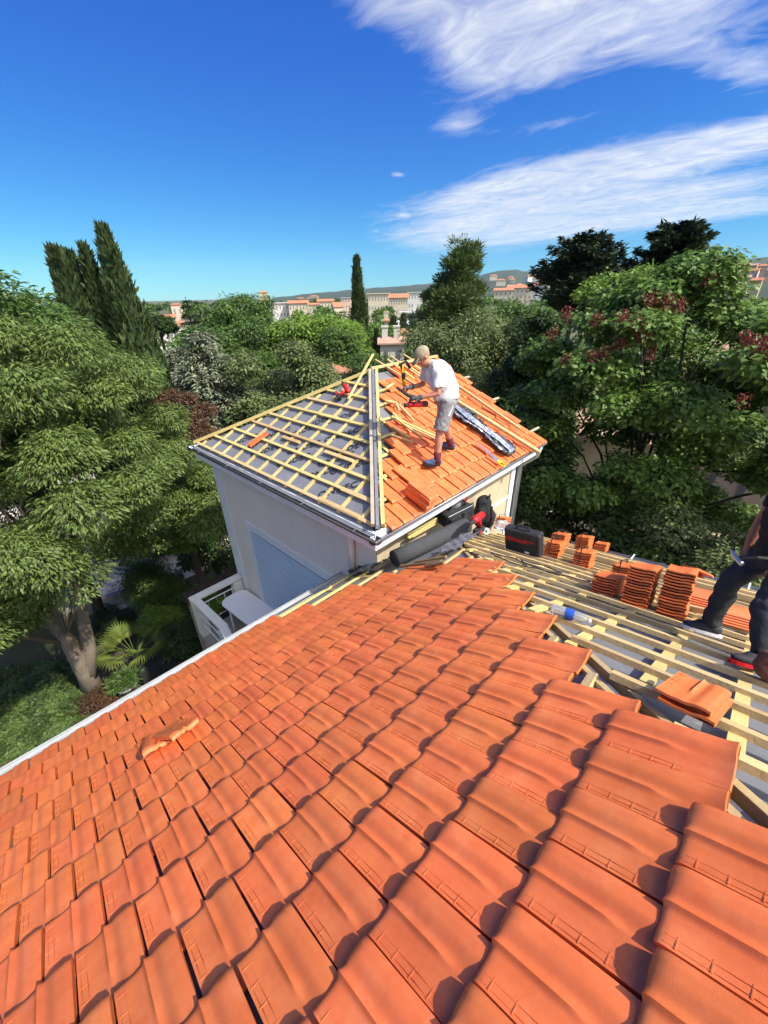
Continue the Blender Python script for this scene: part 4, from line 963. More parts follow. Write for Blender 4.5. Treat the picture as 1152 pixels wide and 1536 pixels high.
# white table on the terrace
mat('white_plastic', (.80, .80, .80), .35, var=(.74, .74, .74), vscale=3)
tb = thing('terrace_table', 'white oblong table with rounded corners on the terrace', 'table', ANX @ T(2.74, 6.40, ZF + .003) @ RZ(radians(4)))
mb = MB(); bm_pts = []
for (cx_, cy_, a_) in ((.26, .62, 0), (-.26, .62, pi / 2), (-.26, -.62, pi), (.26, -.62, 1.5 * pi)):
    for k in range(6): t = a_ + k / 5 * pi / 2; bm_pts.append((cx_ * .38 + .18 * cos(t), cy_ * .9 + .18 * sin(t)))
n = len(bm_pts); mb.add([(x * 1.1, y, .71) for x, y in bm_pts] + [(x * 1.1, y, .745) for x, y in bm_pts], [tuple(range(n))[::-1], tuple(range(n, 2 * n))] + [(k, (k + 1) % n, n + (k + 1) % n, n + k) for k in range(n)])
bevel(mb.build('table_top', 'white_plastic', tb), .012, 3)
for (a, b) in ((.2, .55), (-.2, .55), (.2, -.55), (-.2, -.55)): mb = MB(); mb.tube([(a, b, 0), (a, b, .708)], .022, 8); mb.build('leg', 'white_plastic', tb)

# ---- town houses
def house_block(label, x0, x1, ytop, dist, zbase, wallm, roofm='roof_terracotta', rows=0, cols=0, depth=None, roof='gable', rh=.28, rot=0.0, cat='building', group='town buildings', chimney=0, wsize=(.26, .38), name='town_building', zeave=None):
    pa = at_dist(x0, ytop, dist); pb_ = at_dist(x1, ytop, dist); wdt = (pb_ - pa).length; c = (pa + pb_) / 2; an = atan2(pb_.y - pa.y, pb_.x - pa.x) + rot
    top = c.z; dp = depth or wdt * .8; rise = rh * min(wdt, dp) * .5 if roof != 'flat' else 0
    ev = top - rise; root = thing(name, label, cat, T(c.x, c.y, zbase) @ RZ(an), group); h = ev - zbase
    mb = MB(); mb.box((-wdt / 2, 0, 0), (wdt / 2, dp, h))
    if roof == 'gable': mb.add([(-wdt / 2, 0, h), (-wdt / 2, dp, h), (-wdt / 2, dp / 2, h + rise), (wdt / 2, 0, h), (wdt / 2, dp, h), (wdt / 2, dp / 2, h + rise)], [(0, 2, 1), (3, 4, 5)])
    mb.build('wall', wallm, root)
    ov = .03 * wdt + .2; mb = MB()
    if roof == 'gable':
        k = rise / (dp / 2)
        vs = [(-wdt / 2 - ov, -ov, h - k * ov + .02), (wdt / 2 + ov, -ov, h - k * ov + .02), (wdt / 2 + ov, dp / 2, h + rise + .02), (-wdt / 2 - ov, dp / 2, h + rise + .02), (wdt / 2 + ov, dp + ov, h - k * ov + .02), (-wdt / 2 - ov, dp + ov, h - k * ov + .02)]
        v2 = [(x, y, z + .14) for x, y, z in vs]; mb.add(vs + v2, [(6, 7, 8, 9), (9, 8, 10, 11), (0, 3, 2, 1), (3, 5, 4, 2), (0, 1, 7, 6), (4, 5, 11, 10), (1, 2, 8, 7), (2, 4, 10, 8), (0, 6, 9, 3), (3, 9, 11, 5)])
    elif roof == 'hip':
        vs = [(-wdt / 2 - ov, -ov, h), (wdt / 2 + ov, -ov, h), (wdt / 2 + ov, dp + ov, h), (-wdt / 2 - ov, dp + ov, h), (-wdt / 2 + dp * .45, dp / 2, h + rise), (wdt / 2 - dp * .45, dp / 2, h + rise)]
        if wdt < dp: vs[4] = (0, dp * .45, h + rise); vs[5] = (0, dp * .55, h + rise)
        mb.add(vs, [(0, 1, 5, 4), (1, 2, 5), (2, 3, 4, 5), (3, 0, 4), (3, 2, 1, 0)])
    else: mb.box((-wdt / 2 - ov, -ov, h + .003), (wdt / 2 + ov, dp + ov, h + .25))
    rf = mb.build('roof', roofm, root)
    for k in range(chimney):
        cxm = (-.3 + .5 * k) * wdt; mb = MB(); mb.box((cxm - .3, dp * .3, h), (cxm + .3, dp * .3 + .5, h + rise + 1.0)); mb.box((cxm - .36, dp * .3 - .06, h + rise + 1.003), (cxm + .36, dp * .3 + .56, h + rise + 1.15)); mb.build('chimney', wallm, rf)
    if rows and cols:
        ww = wdt / cols * wsize[0]; fh = min(3.1, h / rows); wh = fh * wsize[1]
        wm = MB(); wm.box((-ww / 2, -.05, 0), (ww / 2, .02, wh)); me = wm.mesh('window', 'window_dark')
        for r_ in range(rows):
            for c_ in range(cols):
                o = obj('window', me, root, T(-wdt / 2 + (c_ + .5) * wdt / cols, -.0, h - (r_ + 1) * fh + fh * .28))
    return root
G = house_block
G('cream town house with orange roof left of the pair of firs', 226, 262, 473, 130, 0, 'wall_cream', rows=2, cols=4, roof='gable')
G('pinkish house with a square stair tower by the pair of firs', 255, 272, 455, 135, 0, 'wall_pink', rows=3, cols=2, roof='hip')
G('pale low house below the cream town house', 230, 275, 484, 100, 0, 'wall_white', rows=1, cols=4)
G('ochre church tower with pyramid cap on the skyline', 388, 401, 436, 210, 0, 'wall_ochre', rows=3, cols=1, roof='hip', rh=.5)
G('white town block left of the orange roofed row', 402, 437, 455, 190, 0, 'wall_white', 'wall_white', rows=3, cols=7, roof='flat')
G('long town house with a bright orange roof behind the vivid green tree', 432, 462, 451, 185, 0, 'wall_cream', rows=2, cols=6)
G('cream town house with salmon roof next to the vivid tree', 462, 478, 455, 170, 0, 'wall_cream', rows=2, cols=3)
G('salmon roofed town house in the middle of the skyline row', 476, 500, 449, 200, 0, 'wall_cream', rows=2, cols=5)
ch = G('pale church front with an arched window', 500, 514, 454, 175, 0, 'wall_cream', rows=0, cols=0, rot=.3, roof='gable', rh=.9)
mb = MB(); mb.tube([(0, -.12, 3.4), (0, .03, 3.4)], .9, 16); mb.build('arched_window', 'window_dark', ch)
G('brownish flat topped block left of the lone cypress', 512, 530, 447, 220, 0, 'wall_pink', 'wall_concrete', rows=4, cols=4, roof='flat')
G('small white house low beside the lone cypress', 513, 531, 484, 95, 0, 'wall_white', rows=1, cols=3)
G('cream four storey block with arcaded windows', 552, 583, 441, 150, 0, 'wall_cream', 'wall_cream', rows=4, cols=7, roof='flat')
G('long cream building with a red roof on the skyline', 578, 612, 441, 165, 0, 'wall_cream', rows=2, cols=9, rh=.35)
G('white block at the right end of the skyline row', 612, 634, 439, 190, 0, 'wall_white', 'wall_white', rows=3, cols=5, roof='flat')
gm = G('grey modern house with flat roof and tall flue', 601, 622, 470, 72, 0, 'wall_concrete', 'wall_white', rows=1, cols=2, roof='flat', wsize=(.6, .55))
mb = MB(); mb.box((.9, .4, 5), (1.4, .9, 9.2)); mb.build('chimney', 'wall_white', gm)
G('grey pitched roof in front of the modern house', 588, 612, 483, 62, 0, 'wall_concrete', 'wall_concrete', rh=.5)
G('tiny orange roofed house left of the grey pitched roof', 577, 589, 480, 68, 0, 'wall_pink', chimney=1)
G('house with a flat bright orange roof below the grey one', 588, 619, 498, 52, 0, 'wall_cream', rh=.25, depth=7)
G('nearest tiled house with two chimneys and pale walls', 570, 606, 508, 44, 0, 'wall_white', 'roof_pale', rows=2, cols=2, chimney=2, rh=.45, wsize=(.3, .5))
G('long low old tiled roof behind the annex', 488, 562, 541, 30, 0, 'render_beige', 'tile_old', rh=.4, depth=4, rot=.25)
G('old tiled roof glimpsed between the dark trees', 318, 350, 518, 40, 0, 'wall_ochre', 'roof_pale', rh=.45, chimney=1)
G('salmon roofed house under the right hand hills', 742, 770, 432, 260, 0, 'wall_cream', 'roof_terracotta', rows=2, cols=4)
G('cream house with wide salmon roof right of the pine', 762, 800, 427, 280, 0, 'wall_cream', 'roof_terracotta', rows=2, cols=6)
G('small red roofed villa beside the first dark cedar', 800, 826, 424, 230, 0, 'wall_white', 'roof_terracotta', rows=2, cols=3)
G('long flat topped block on the right hand rise', 1062, 1102, 386, 420, 0, 'wall_cream', 'wall_concrete', rows=6, cols=9, roof='flat')
RISE = [(900, 447), (1040, 440), (1075, 418), (1110, 409), (1170, 405), (1500, 398), (1900, 430)]
def rise_z(x, d_):
    y = np.interp(x, [p[0] for p in RISE], [p[1] for p in RISE]); zr = at_dist(x, y, 330).z
    return zr * float(np.interp((d_ - 70) / 260, (0, .35, .6, .8, 1), (0, .35, .62, .84, 1)))
rh_ = random.Random(44)
for k in range(26):
    x0 = 1066 + rh_.random() * 110; d_ = rh_.choice((170, 200, 235, 260, 285, 310)) + rh_.uniform(-8, 8); x1 = x0 + rh_.uniform(9, 17) * (1.0 if d_ > 220 else 1.25)
    xm = (x0 + x1) / 2; zb = rise_z(xm, d_); top = zb + rh_.uniform(4.2, 6.0); yv_ = list(range(520, 340, -2))
    yt = np.interp(top, [at_dist(xm, y_, d_).z for y_ in yv_], yv_)
    G('small pinkish roofed house among many on the right hand rise', x0, x1, yt, d_, zb - 2, rh_.choice(('wall_pink', 'wall_cream', 'wall_ochre')), rh_.choice(('roof_pale', 'roof_pale', 'roof_terracotta')), rows=1, cols=3, group='houses on the right hand rise', rh=.55, rot=rh_.uniform(-.4, .4))
# neighbouring house behind the seeded tree
nb = G('beige neighbouring house with a salmon tiled roof behind the seeded tree', 1010, 1330, 515, 20, 0, 'wall_pink', 'roof_pale', rows=2, cols=5, rh=.3, depth=7, rot=-.45, wsize=(.22, .5), name='neighbour_house')
nb2 = G('long beige wing with a red shutter beyond the dark sapling', 800, 1010, 640, 19, 0, 'render_beige', 'roof_pale', rows=0, cols=0, rh=.2, depth=4, rot=-.1, name='neighbour_wing')
mb = MB(); mb.box((-2.3, -.06, 2.3), (-1.6, .02, 3.6)); mb.build('shutter', 'shutter_red', nb2)
mb = MB(); a = on_z(780, 755, 2.6); b = on_z(1010, 800, 2.2); a.z = b.z = 2.4
mb.beam(a, a + (b - a).normalized() * 7.5, .25, 2.4); tag(mb.build('garden_wall', 'render_beige'), 'tall beige garden wall past the annex downpipe', 'wall')
# ---- hillside villas
rs_ = random.Random(17)
for k in range(34):
    x = rs_.uniform(738, 862) if k < 24 else rs_.uniform(400, 640); d_ = rs_.uniform(1200, 2000) if k < 24 else rs_.uniform(1300, 1700)
    yv = rs_.uniform(412, 432) if k < 24 else rs_.uniform(444, 450)
    q = at_dist(x, yv, d_); s_ = rs_.uniform(7, 13); root = thing('hillside_villa', 'tiny pale villa on the wooded far hillside', 'building', T(q.x, q.y, q.z - 8) @ RZ(rs_.uniform(-.4, .4)), 'villas on the far hills')
    mb = MB(); mb.box((-s_, -5, -6), (s_, 5, 7)); mb.build('wall', rs_.choice(('wall_white', 'wall_cream')), root)
    mb = MB(); mb.add([(-s_ - 1, -6, 6.9), (s_ + 1, -6, 6.9), (s_ + 1, 6, 6.9), (-s_ - 1, 6, 6.9), (-s_ * .5, 0, 10), (s_ * .5, 0, 10)], [(0, 1, 5, 4), (1, 2, 5), (2, 3, 4, 5), (3, 0, 4), (3, 2, 1, 0)]); mb.build('roof', 'roof_terracotta', root)
# ---- hills
def hill(name, prof, dist, near, seed, amp):
    rs = np.random.RandomState(seed); xs = np.array([p[0] for p in prof], float); ys = np.array([p[1] for p in prof], float)
    n = 320; X = np.linspace(xs[0], xs[-1], n); Y = np.interp(X, xs, ys)
    mb = MB(); vs = []
    rows_ = [(near, 0), (near + (dist - near) * .35, .35), (near + (dist - near) * .6, .62), (near + (dist - near) * .8, .84), (dist, 1.0), (dist * 1.2, .9), (dist * 1.6, .0)]
    nz = np.convolve(rs.rand(n + 12), np.ones(5) / 5, 'same')[:n] + .5 * rs.rand(n)
    for (dd, f_) in rows_:
        for i in range(n):
            p1 = at_dist(X[i], Y[i], dist); di = Vector((p1.x, p1.y, 0)).normalized() * dd
            vs.append((di.x, di.y, max(-1, p1.z * f_ + amp * (nz[i] if f_ == 1 else .35 * nz[(i * 7) % n]) * f_)))
    m = len(rows_); mb.add(vs, [(j * n + i, j * n + i + 1, (j + 1) * n + i + 1, (j + 1) * n + i) for j in range(m - 1) for i in range(n - 1)])
    return tag(mb.build(name, 'hill_wood'), kind='structure')
hill('rise', RISE, 330, 70, 5, .3)
hill('hills', [(-900, 438), (-300, 440), (150, 452), (330, 462), (400, 450), (470, 442), (560, 434), (640, 428), (700, 422), (740, 410), (770, 406), (790, 410), (820, 402), (850, 400), (900, 398), (980, 396), (1060, 398), (1100, 390), (1160, 388), (1500, 384), (2300, 390)], 2600, 900, 3, 9)
# ---- woods around the town
rs = np.random.RandomState(55); nt_ = 520
azs = rs.uniform(-58, 62, nt_); ds_ = 48 + 420 * rs.rand(nt_) ** 1.6
PP, DD, NN, LL, WW, CC = [], [], [], [], [], []
for a, d_ in zip(azs, ds_):
    cx_, cy_ = d_ * sin(radians(a)), d_ * cos(radians(a)); h = rs.uniform(3.4, 6.4) + (d_ > 90) * 1.6; r = rs.uniform(1.8, 3.6); m = int(150 + 9000 / d_)
    dv = rdirs(rs, m); dv[:, 2] = np.abs(dv[:, 2]) * 1.1 - .25; rad = .7 + .3 * rs.rand(m)
    lump = 1 + .2 * np.sin(dv[:, 0] * 6 + cx_) * np.sin(dv[:, 1] * 5 + cy_)
    P = np.array([cx_, cy_, h - r * .7]) + dv * (rad * lump * r)[:, None] * np.array([1, 1, .85])
    PP.append(P); DD.append(dv * .4 + rs.normal(size=(m, 3)) * .6); NN.append(dv + rs.normal(size=(m, 3)) * .3); s_ = .35 + d_ * .0035
    LL.append(s_ * (.6 + .8 * rs.rand(m))); WW.append(s_ * .7 * (.6 + .8 * rs.rand(m))); CC.append(leafcols(rs, m, np.full(m, .6 + .8 * rs.rand())))
wd_ = obj('town_woods', leaf_mesh('town_woods', np.concatenate(PP), np.concatenate(DD), np.concatenate(NN), np.concatenate(LL), np.concatenate(WW), np.concatenate(CC), 'leaf_mid'))
tag(wd_, 'mass of green tree tops spread between the town roofs', 'woodland', kind='stuff')
# ================================================================== loose things on the roofs
mat('red_plastic', (.55, .018, .022), .4, var=(.46, .014, .018), vscale=8); mat('black_rubber', (.022, .022, .024), .65, var=(.034, .034, .036), vscale=10)
mat('black_cloth', (.014, .014, .016), .9, var=(.026, .026, .028), vscale=9, bump=.4, bscale=40); mat('felt', (.060, .062, .066), .9, var=(.045, .047, .05), vscale=12, bump=.3, bscale=120)
mat('steel', (.62, .63, .65), .28, var=(.5, .51, .53), vscale=12, metal=.85, spec=.5); mat('foil', (.55, .60, .66), .25, var=(.34, .38, .42), vscale=9, metal=.7, bump=.5, bscale=14)
mat('bitumen', (.04, .043, .048), .5, var=(.075, .08, .085), vscale=10, bump=.6, bscale=16); mat('yellow_plastic', (.72, .46, .02), .5, var=(.62, .38, .02), vscale=6)
mat('leather', (.16, .06, .035), .7, var=(.11, .04, .025), vscale=9, bump=.3, bscale=40); mat('blue_label', (.02, .07, .42), .4, var=(.03, .10, .5), vscale=20); mat('white_paper', (.8, .8, .8), .5)
mat('wood_brown', (.26, .17, .085), .85, var=(.18, .11, .055), vscale=10, bump=.3, bscale=40)
g_ = bpy.data.materials.new('clear_plastic'); g_.use_nodes = True; MATS['clear_plastic'] = g_
b_ = g_.node_tree.nodes['Principled BSDF']; b_.inputs['Base Color'].default_value = (.92, .95, .97, 1); b_.inputs['Roughness'].default_value = .12; b_.inputs['Transmission Weight'].default_value = .85; b_.inputs['IOR'].default_value = 1.2

SN = (ANX.to_3x3() @ Vector((0, -ST, CT))).normalized(); LN = (ANX.to_3x3() @ Vector((-ST, 0, CT))).normalized(); ANR = ANX.to_3x3().normalized(); ANU = frame(AZA)
BN = (MAIN.to_3x3() @ Vector((-BA_, -BB_, 1))).normalized(); AN = (MAIN.to_3x3() @ Vector((0, SA, CA))).normalized()
def bar_thing(name, label, a, b, wd, ht, up, material, cat, group=None, bev=.003, tw=0.0):
    a = Vector(a); b = Vector(b); M = T(a); mb = MB(); mb.beam(Vector((0, 0, 0)), b - a, wd, ht, up, tw)
    o = mb.build(name, material, None, M=M); bevel(o, bev, 1); return tag(o, label, cat, group)
# ---- bundles of tiles on slope B
TILE_ST = autosmooth(tile_mesh('stacked_roof_tile', 12, 4, fence=False, thick=.020), 60)
def bundle(label, x, y, n, ang=0.0, group='tile bundles on the battens', strap=True, lift=.0, jit=.006, M0=None, dx=0, dy=0):
    if M0 is None:
        q = B_local(on_B(x, y)); M0 = MAIN @ FB @ T(q.x + dx, q.y + dy + .16, .004 + lift) @ RZ(ang) @ Matrix.Scale(.8, 4)
    root = thing('tile_bundle', label, 'tile stack', M0, group); rq = random.Random(int(x * 7 + y))
    for k in range(n):
        M = T(rq.gauss(0, jit), rq.gauss(0, jit) - .12, .04 + k * .031) @ RZ(rq.gauss(0, .012)) @ Matrix.Diagonal((1.2, .95, 1, 1)) @ T(-.108, .20, 0)
        obj('roof_tile', TILE_ST, root, M)
    if strap:
        h = .052 + n * .031 - .004; mb = MB()
        for (sx_) in (-.03,):
            mb.box((sx_ - .008, -.330, .0), (sx_ + .008, -.326, h)); mb.box((sx_ - .008, .086, 0), (sx_ + .008, .090, h)); mb.box((sx_ - .008, -.326, h - .003), (sx_ + .008, .086, h + .004))
        mb.build('strap', 'black_rubber', root)
    return root
bundle('tallest pile of orange tiles, sixteen high on the battens', 1003, 922, 16, .06, strap=False)
bundle('tall pile of orange tiles between the tallest pile and the low strapped pile', 952, 906, 14, .02, strap=False)
bundle('low pile of orange tiles on the free side of the tall piles', 908, 889, 7, -.05, strap=False)
bundle('strapped half pile of tiles tucked behind the low pile', 930, 872, 8, .03)
bundle('strapped squat bundle of tiles standing alone by the long beams', 871, 848, 8, .08)
bundle('strapped bundle of tiles touching the black tool case', 826, 832, 8, .12)
bundle('tall strapped bundle of tiles beside the annex downpipe', 797, 795, 10, .1, dy=-1.5)
bundle('strapped tile bundle behind the squat one by the gutter', 848, 824, 11, .06, dy=-.4)
bundle('tall strapped tile bundle at the far gutter edge', 893, 826, 11, .05, dy=-.8)
bundle('small tile bundle beside the tall one at the far gutter edge', 917, 824, 6, .08, strap=False, dy=-.8)
# ridge tiles
rmb = MB(); ys_ = np.linspace(0, .38, 2); pr = [(-.135, -.085), (-.10, -.045), (-.05, -.008), (0, .006), (.05, -.008), (.10, -.045), (.135, -.085)]
for y_ in ys_: rmb.v += [(x, y_, z) for x, z in pr] + [(x * .92, y_, z - .016) for x, z in pr]
for i in range(6): rmb.f += [(i, i + 1, 14 + i + 1, 14 + i), (7 + i, 21 + i, 22 + i, 8 + i), (i, 7 + i, 8 + i, i + 1), (14 + i, 15 + i, 22 + i, 21 + i)]
rmb.f += [(0, 14, 21, 7), (6, 13, 27, 20)]; rmb.m = [0] * len(rmb.f); RIDGE = rmb.mesh('ridge_tile', 'tile'); bm = bmesh.new(); bm.from_mesh(RIDGE); bmesh.ops.recalc_face_normals(bm, faces=bm.faces); bm.to_mesh(RIDGE); bm.free()
for k, (x, y, n, lb) in enumerate(((1055, 914, 6, 'nested stack of angled ridge tiles by the crouched leg'), (1112, 940, 5, 'nested stack of angled ridge tiles under the raised leg'))):
    q = B_local(on_B(x, y)); root = thing('ridge_tile_stack', lb, 'tile stack', MAIN @ FB @ T(q.x, min(q.y, 4.1), .075) @ RZ(pi / 2 + .25) @ Matrix.Scale(.82, 4), 'ridge tile stacks')
    for j in range(n): obj('ridge_tile', RIDGE, root, T(.004 * j, -.2 + .006 * j, .026 * j))
# loose tiles
def tile_thing(label, M, me=None, group=None, name='loose_roof_tile'):
    return tag(obj(name, me or TILE_HI, None, M), label, 'roof tile', group)
p = FA.inverted() @ MAIN.inverted() @ on_A(285, 1088); 
tile_thing('loose orange tile lying askew on the tiled slope, uppermost of two', MAIN @ FA @ T(p.x - .10, p.y - .02, .085) @ RZ(radians(196)) @ RX(.03) @ T(-.105, .19, 0))
tile_thing('loose orange tile partly under the other one on the tiled slope', MAIN @ FA @ T(p.x - .20, p.y + .10, .055) @ RZ(radians(172)) @ RX(.02) @ T(-.105, .19, 0))
q = B_local(on_B(1035, 1055)); base_ = MAIN @ FB @ T(q.x, q.y, .045) @ RZ(radians(-8)) @ Matrix.Scale(.82, 4)
tile_thing('clean orange tile on the battens past the hip, upper of a pair', base_ @ T(0, 0, .050) @ RX(-.03) @ Matrix.Diagonal((1.15, 1, 1, 1)) @ T(-.105, .19, .0))
tile_thing('orange tile under its twin on the battens past the hip', base_ @ T(.02, -.012, .014) @ RZ(radians(1.5)) @ RX(-.03) @ Matrix.Diagonal((1.15, 1, 1, 1)) @ T(-.105, .19, 0))
q = B_local(on_B(1030, 856)); tile_thing('broken tile lying on the eave beside the gutter', MAIN @ FB @ T(q.x, 5.75, .10) @ RZ(.7) @ RX(.25), TILE_ST, 'broken tiles at the eave')
tile_thing('second broken tile propped at the eave by the gutter', MAIN @ FB @ T(q.x + .22, 5.8, .09) @ RZ(-.5) @ RX(-.3), TILE_ST, 'broken tiles at the eave')
# annex: loose tiles
p = on_L(385, 660); ML = basis(p + LN * .03, (ANR @ Vector((0, -1, 0))), (ANR @ Vector((-CT, 0, -ST))), LN)
tile_thing('narrow orange tile piece left lying on the annex battens', ML @ T(0, .18, 0) @ RZ(.12) @ T(-.1, 0, 0) @ Matrix.Diagonal((.75, 1, 1, 1)), TILE_MID)
def on_S_frame(x, y, o=0.0, ang=0.0):
    p = on_S(x, y); return basis(p + SN * o, (ANR @ Vector((-1, 0, 0))), (ANR @ Vector((0, -CT, -ST))), SN) @ RZ(ang)
root = thing('tile_bundle', 'small pile of orange tiles on the annex roof by the hip', 'tile stack', on_S_frame(628, 752, .03, .06)); rq = random.Random(4)
for k in range(7): obj('roof_tile', TILE_ST, root, T(-.12 + rq.gauss(0, .006), .18 + rq.gauss(0, .008), .03 + k * .031) @ RZ(rq.gauss(0, .02)))
for k, (x, y, o, an, lb) in enumerate(((612, 716, .05, .05, 'loose tile over the open gap in the annex tiling'), (604, 690, .05, -.06, 'loose tile near the hip level with the feet of the man'), (632, 722, .05, .08, 'loose tile between the small pile and the front shoe'), (600, 672, .045, .03, 'loose tile under the scattered short laths'))):
    tile_thing(lb, on_S_frame(x, y, o, an) @ T(-.105, .17, 0) @ RX(-.03), TILE_ST)
# ---- timber lying on the annex
lath = [((562, 542), (622, 579), 'uppermost of the long pale laths poking over the annex ridge'), ((580, 542), (620, 571), 'lath lying close beside the uppermost long one at the annex ridge'), ((584, 537), (628, 568), 'lath reaching furthest over the annex ridge'),
        ((605, 549), (640, 572), 'lath ending at the belt of the man'), ((604, 534), (632, 551), 'free ended lath pointing past the cap of the man'), ((620, 551), (645, 566), 'short lath hidden behind the shirt'),
        ((560, 533), (523, 600), 'long lath leaning across the battened annex face'),
        ((596, 633), (654, 660), 'longest lath of the loose pile behind the legs'), ((607, 640), (656, 663), 'lath lying against the longest one behind the legs'), ((586, 643), (612, 659), 'short lath across the loose pile'), ((584, 655), (618, 667), 'lowest lath of the loose pile'), ((590, 630), (632, 661), 'lath crossing under the loose pile'),
        ((598, 610), (620, 634), 'lath pointing down from the angled offcut'), ((577, 604), (592, 607), 'offcut resting flat by the hip'), ((592, 606), (598, 620), 'offcut standing out from the flat one by the hip'), ((578, 587), (589, 579), 'upper of two offcuts beside the hip board'), ((588, 622), (600, 634), 'offcut at the edge of the loose lath pile')]
for k, (a, b, lb) in enumerate(lath):
    if k == 6: bar_thing('lath', lb, on_L(*a) + LN * .035, on_L(*b) + LN * .035, .042, .028, LN, 'timber_yellow', 'wood', 'loose laths on the annex'); continue
    o = .05 + .006 * (k % 4); bar_thing('lath', lb, on_S(*a) + SN * o, on_S(*b) + SN * o, .036, .026, SN, 'timber_yellow' if k % 2 else 'timber', 'wood', 'loose laths on the annex')
bar_thing('timber_beam', 'thick pale beam running down the annex tiles past the gutter', on_S(676, 601) + SN * .09, on_S(807, 683) + SN * .09, .075, .06, SN, 'timber', 'wood')
bar_thing('timber_beam', 'slimmer pale beam lying above the thick one on the tiles', on_S(672, 573) + SN * .075, on_S(777, 646) + SN * .075, .05, .045, SN, 'timber', 'wood')
for k, (a, b) in enumerate((((684, 618), (696, 628)), ((680, 606), (692, 617)))): bar_thing('lath', ['short lath end below the thick beam', 'short lath end touching the thick beam'][k], on_S(*a) + SN * .04, on_S(*b) + SN * .04, .035, .025, SN, 'timber_yellow', 'wood', 'loose laths on the annex')
for k, b in enumerate((2.9, 3.75, 4.4)):
    mb = MB(); mb.beam(AP(UE - .1, b, zS(b) - .04), AP(UE + .32 - .06 * k, b, zS(b) - .04), .04, .027, up=(0, -ST, CT)); mb.build('batten', 'timber_grey', roofS)
# crumpled metal flashing
fl0, fl1 = on_S(677, 612), on_S(768, 684); ax = (fl1 - fl0); ln_ = ax.length; ax.normalize(); sdv = ax.cross(SN).normalized()
fl = thing('flashing_roll', 'crumpled dark flashing strip with a shiny metal core on the annex tiles', 'flashing', basis(fl0 + SN * .04, ax, -sdv, SN))
rs = np.random.RandomState(12); nx, ny = 44, 12; mb = MB(); vs = []
edge = .17 + .04 * np.sin(np.linspace(0, 9, nx)) + .025 * rs.rand(nx)
for i in range(nx):
    for j in range(ny):
        t = j / (ny - 1) * 2 - 1; env = min(1, i / 5, (nx - 1 - i) / 4 + .35)
        vs.append((ln_ * i / (nx - 1), t * edge[i] * env, .012 + .02 * rs.rand() + .035 * abs(t) ** 3 * rs.rand() + .012 * sin(i * 1.3 + j)))
mb.add(vs, [(i * ny + j, (i + 1) * ny + j, (i + 1) * ny + j + 1, i * ny + j + 1) for i in range(nx - 1) for j in range(ny - 1)]); mb.build('bitumen_sheet', 'bitumen', fl)
mb = MB(); vs = []
for i in range(30):
    for j, (y_, z_) in enumerate(((-.065, .05), (-.035, .066), (.0, .060), (.035, .078), (.075, .052))): vs.append((ln_ * .98 * i / 29, y_ - .02 * sin(i * .22), z_ + .004 * sin(i * .6 + j)))
mb.add(vs, [(i * 5 + j, (i + 1) * 5 + j, (i + 1) * 5 + j + 1, i * 5 + j + 1) for i in range(29) for j in range(4)]); mb.build('metal_strip', 'foil', fl)
for s_ in (-1, 1):
    mb = MB(); vs = []
    for i in range(40):
        x_ = ln_ * (.03 + .94 * i / 39); yy = s_ * float(np.interp(i / 39 * (nx - 1), range(nx), edge)) * .93 * min(1, i / 4 + .2, (39 - i) / 4 + .4)
        vs += [(x_, yy + .012 * sin(i * .9), .045 + .006 * sin(i * 1.7)), (x_, yy - s_ * (.006 + .022 * abs(sin(i * .37 + s_))), .055 + .008 * sin(i * .8))]
    mb.add(vs, [(2 * i, 2 * i + 2, 2 * i + 3, 2 * i + 1) for i in range(39)]); mb.build('foil_edge', 'foil', fl)
# hand saw
s0_, s1_ = on_S(714, 667) + SN * .05, on_S(747, 697) + SN * .05; ax = (s1_ - s0_).normalized(); L_s = (s1_ - s0_).length
sw = thing('hand_saw', 'hand saw with yellow handle lying at the annex gutter edge', 'saw', basis(s0_, ax, -ax.cross(SN).normalized(), SN))
mb = MB(); mb.add([(0, -.01, 0), (L_s, -.05, 0), (L_s, .05, 0), (0, .02, 0), (0, -.01, .003), (L_s, -.05, .003), (L_s, .05, .003), (0, .02, .003)], [(3, 2, 1, 0), (4, 5, 6, 7), (0, 1, 5, 4), (1, 2, 6, 5), (2, 3, 7, 6), (3, 0, 4, 7)]); mb.build('blade', 'steel', sw)
mb = MB(); mb.tube([(L_s - .02, -.045, .006), (L_s + .05, -.055, .01), (L_s + .11, -.02, .012), (L_s + .10, .035, .01), (L_s + .03, .055, .006), (L_s - .02, .04, .006)], .016, 7); mb.box((L_s - .04, -.05, -.008), (L_s + .02, .05, .014)); mb.build('handle', 'yellow_plastic', sw, smooth=False)

# ---- power tools
def cordless(name, label, M, body='red_plastic', s=1.0):
    root = thing(name, label, 'power tool', M @ Matrix.Scale(s, 4))
    mb = MB(); mb.tube([(-.10, 0, .18), (-.09, 0, .18), (0, 0, .185), (.07, 0, .185), (.09, 0, .185)], [.02, .034, .036, .034, .026], 12); mb.build('motor_housing', body, root, smooth=True)
    mb = MB(); mb.tube([(.09, 0, .185), (.12, 0, .185), (.15, 0, .185), (.16, 0, .185)], [.024, .022, .015, .008], 10); mb.build('chuck', 'black_rubber', root, smooth=True)
    mb = MB(); mb.tube([(-.03, 0, .16), (-.045, 0, .11), (-.06, 0, .05)], [(.022, .017), (.02, .016), (.024, .018)], 10); mb.build('grip', body, root, smooth=True)
    mb = MB(); mb.box((-.115, -.036, 0), (.02, .036, .05)); bevel(mb.build('battery', body if body != 'red_plastic' else 'black_rubber', root), .008)
    mb = MB(); mb.box((-.045, -.038, .012), (.0, .038, .04)); mb.build('battery_badge', 'red_plastic', root); return root
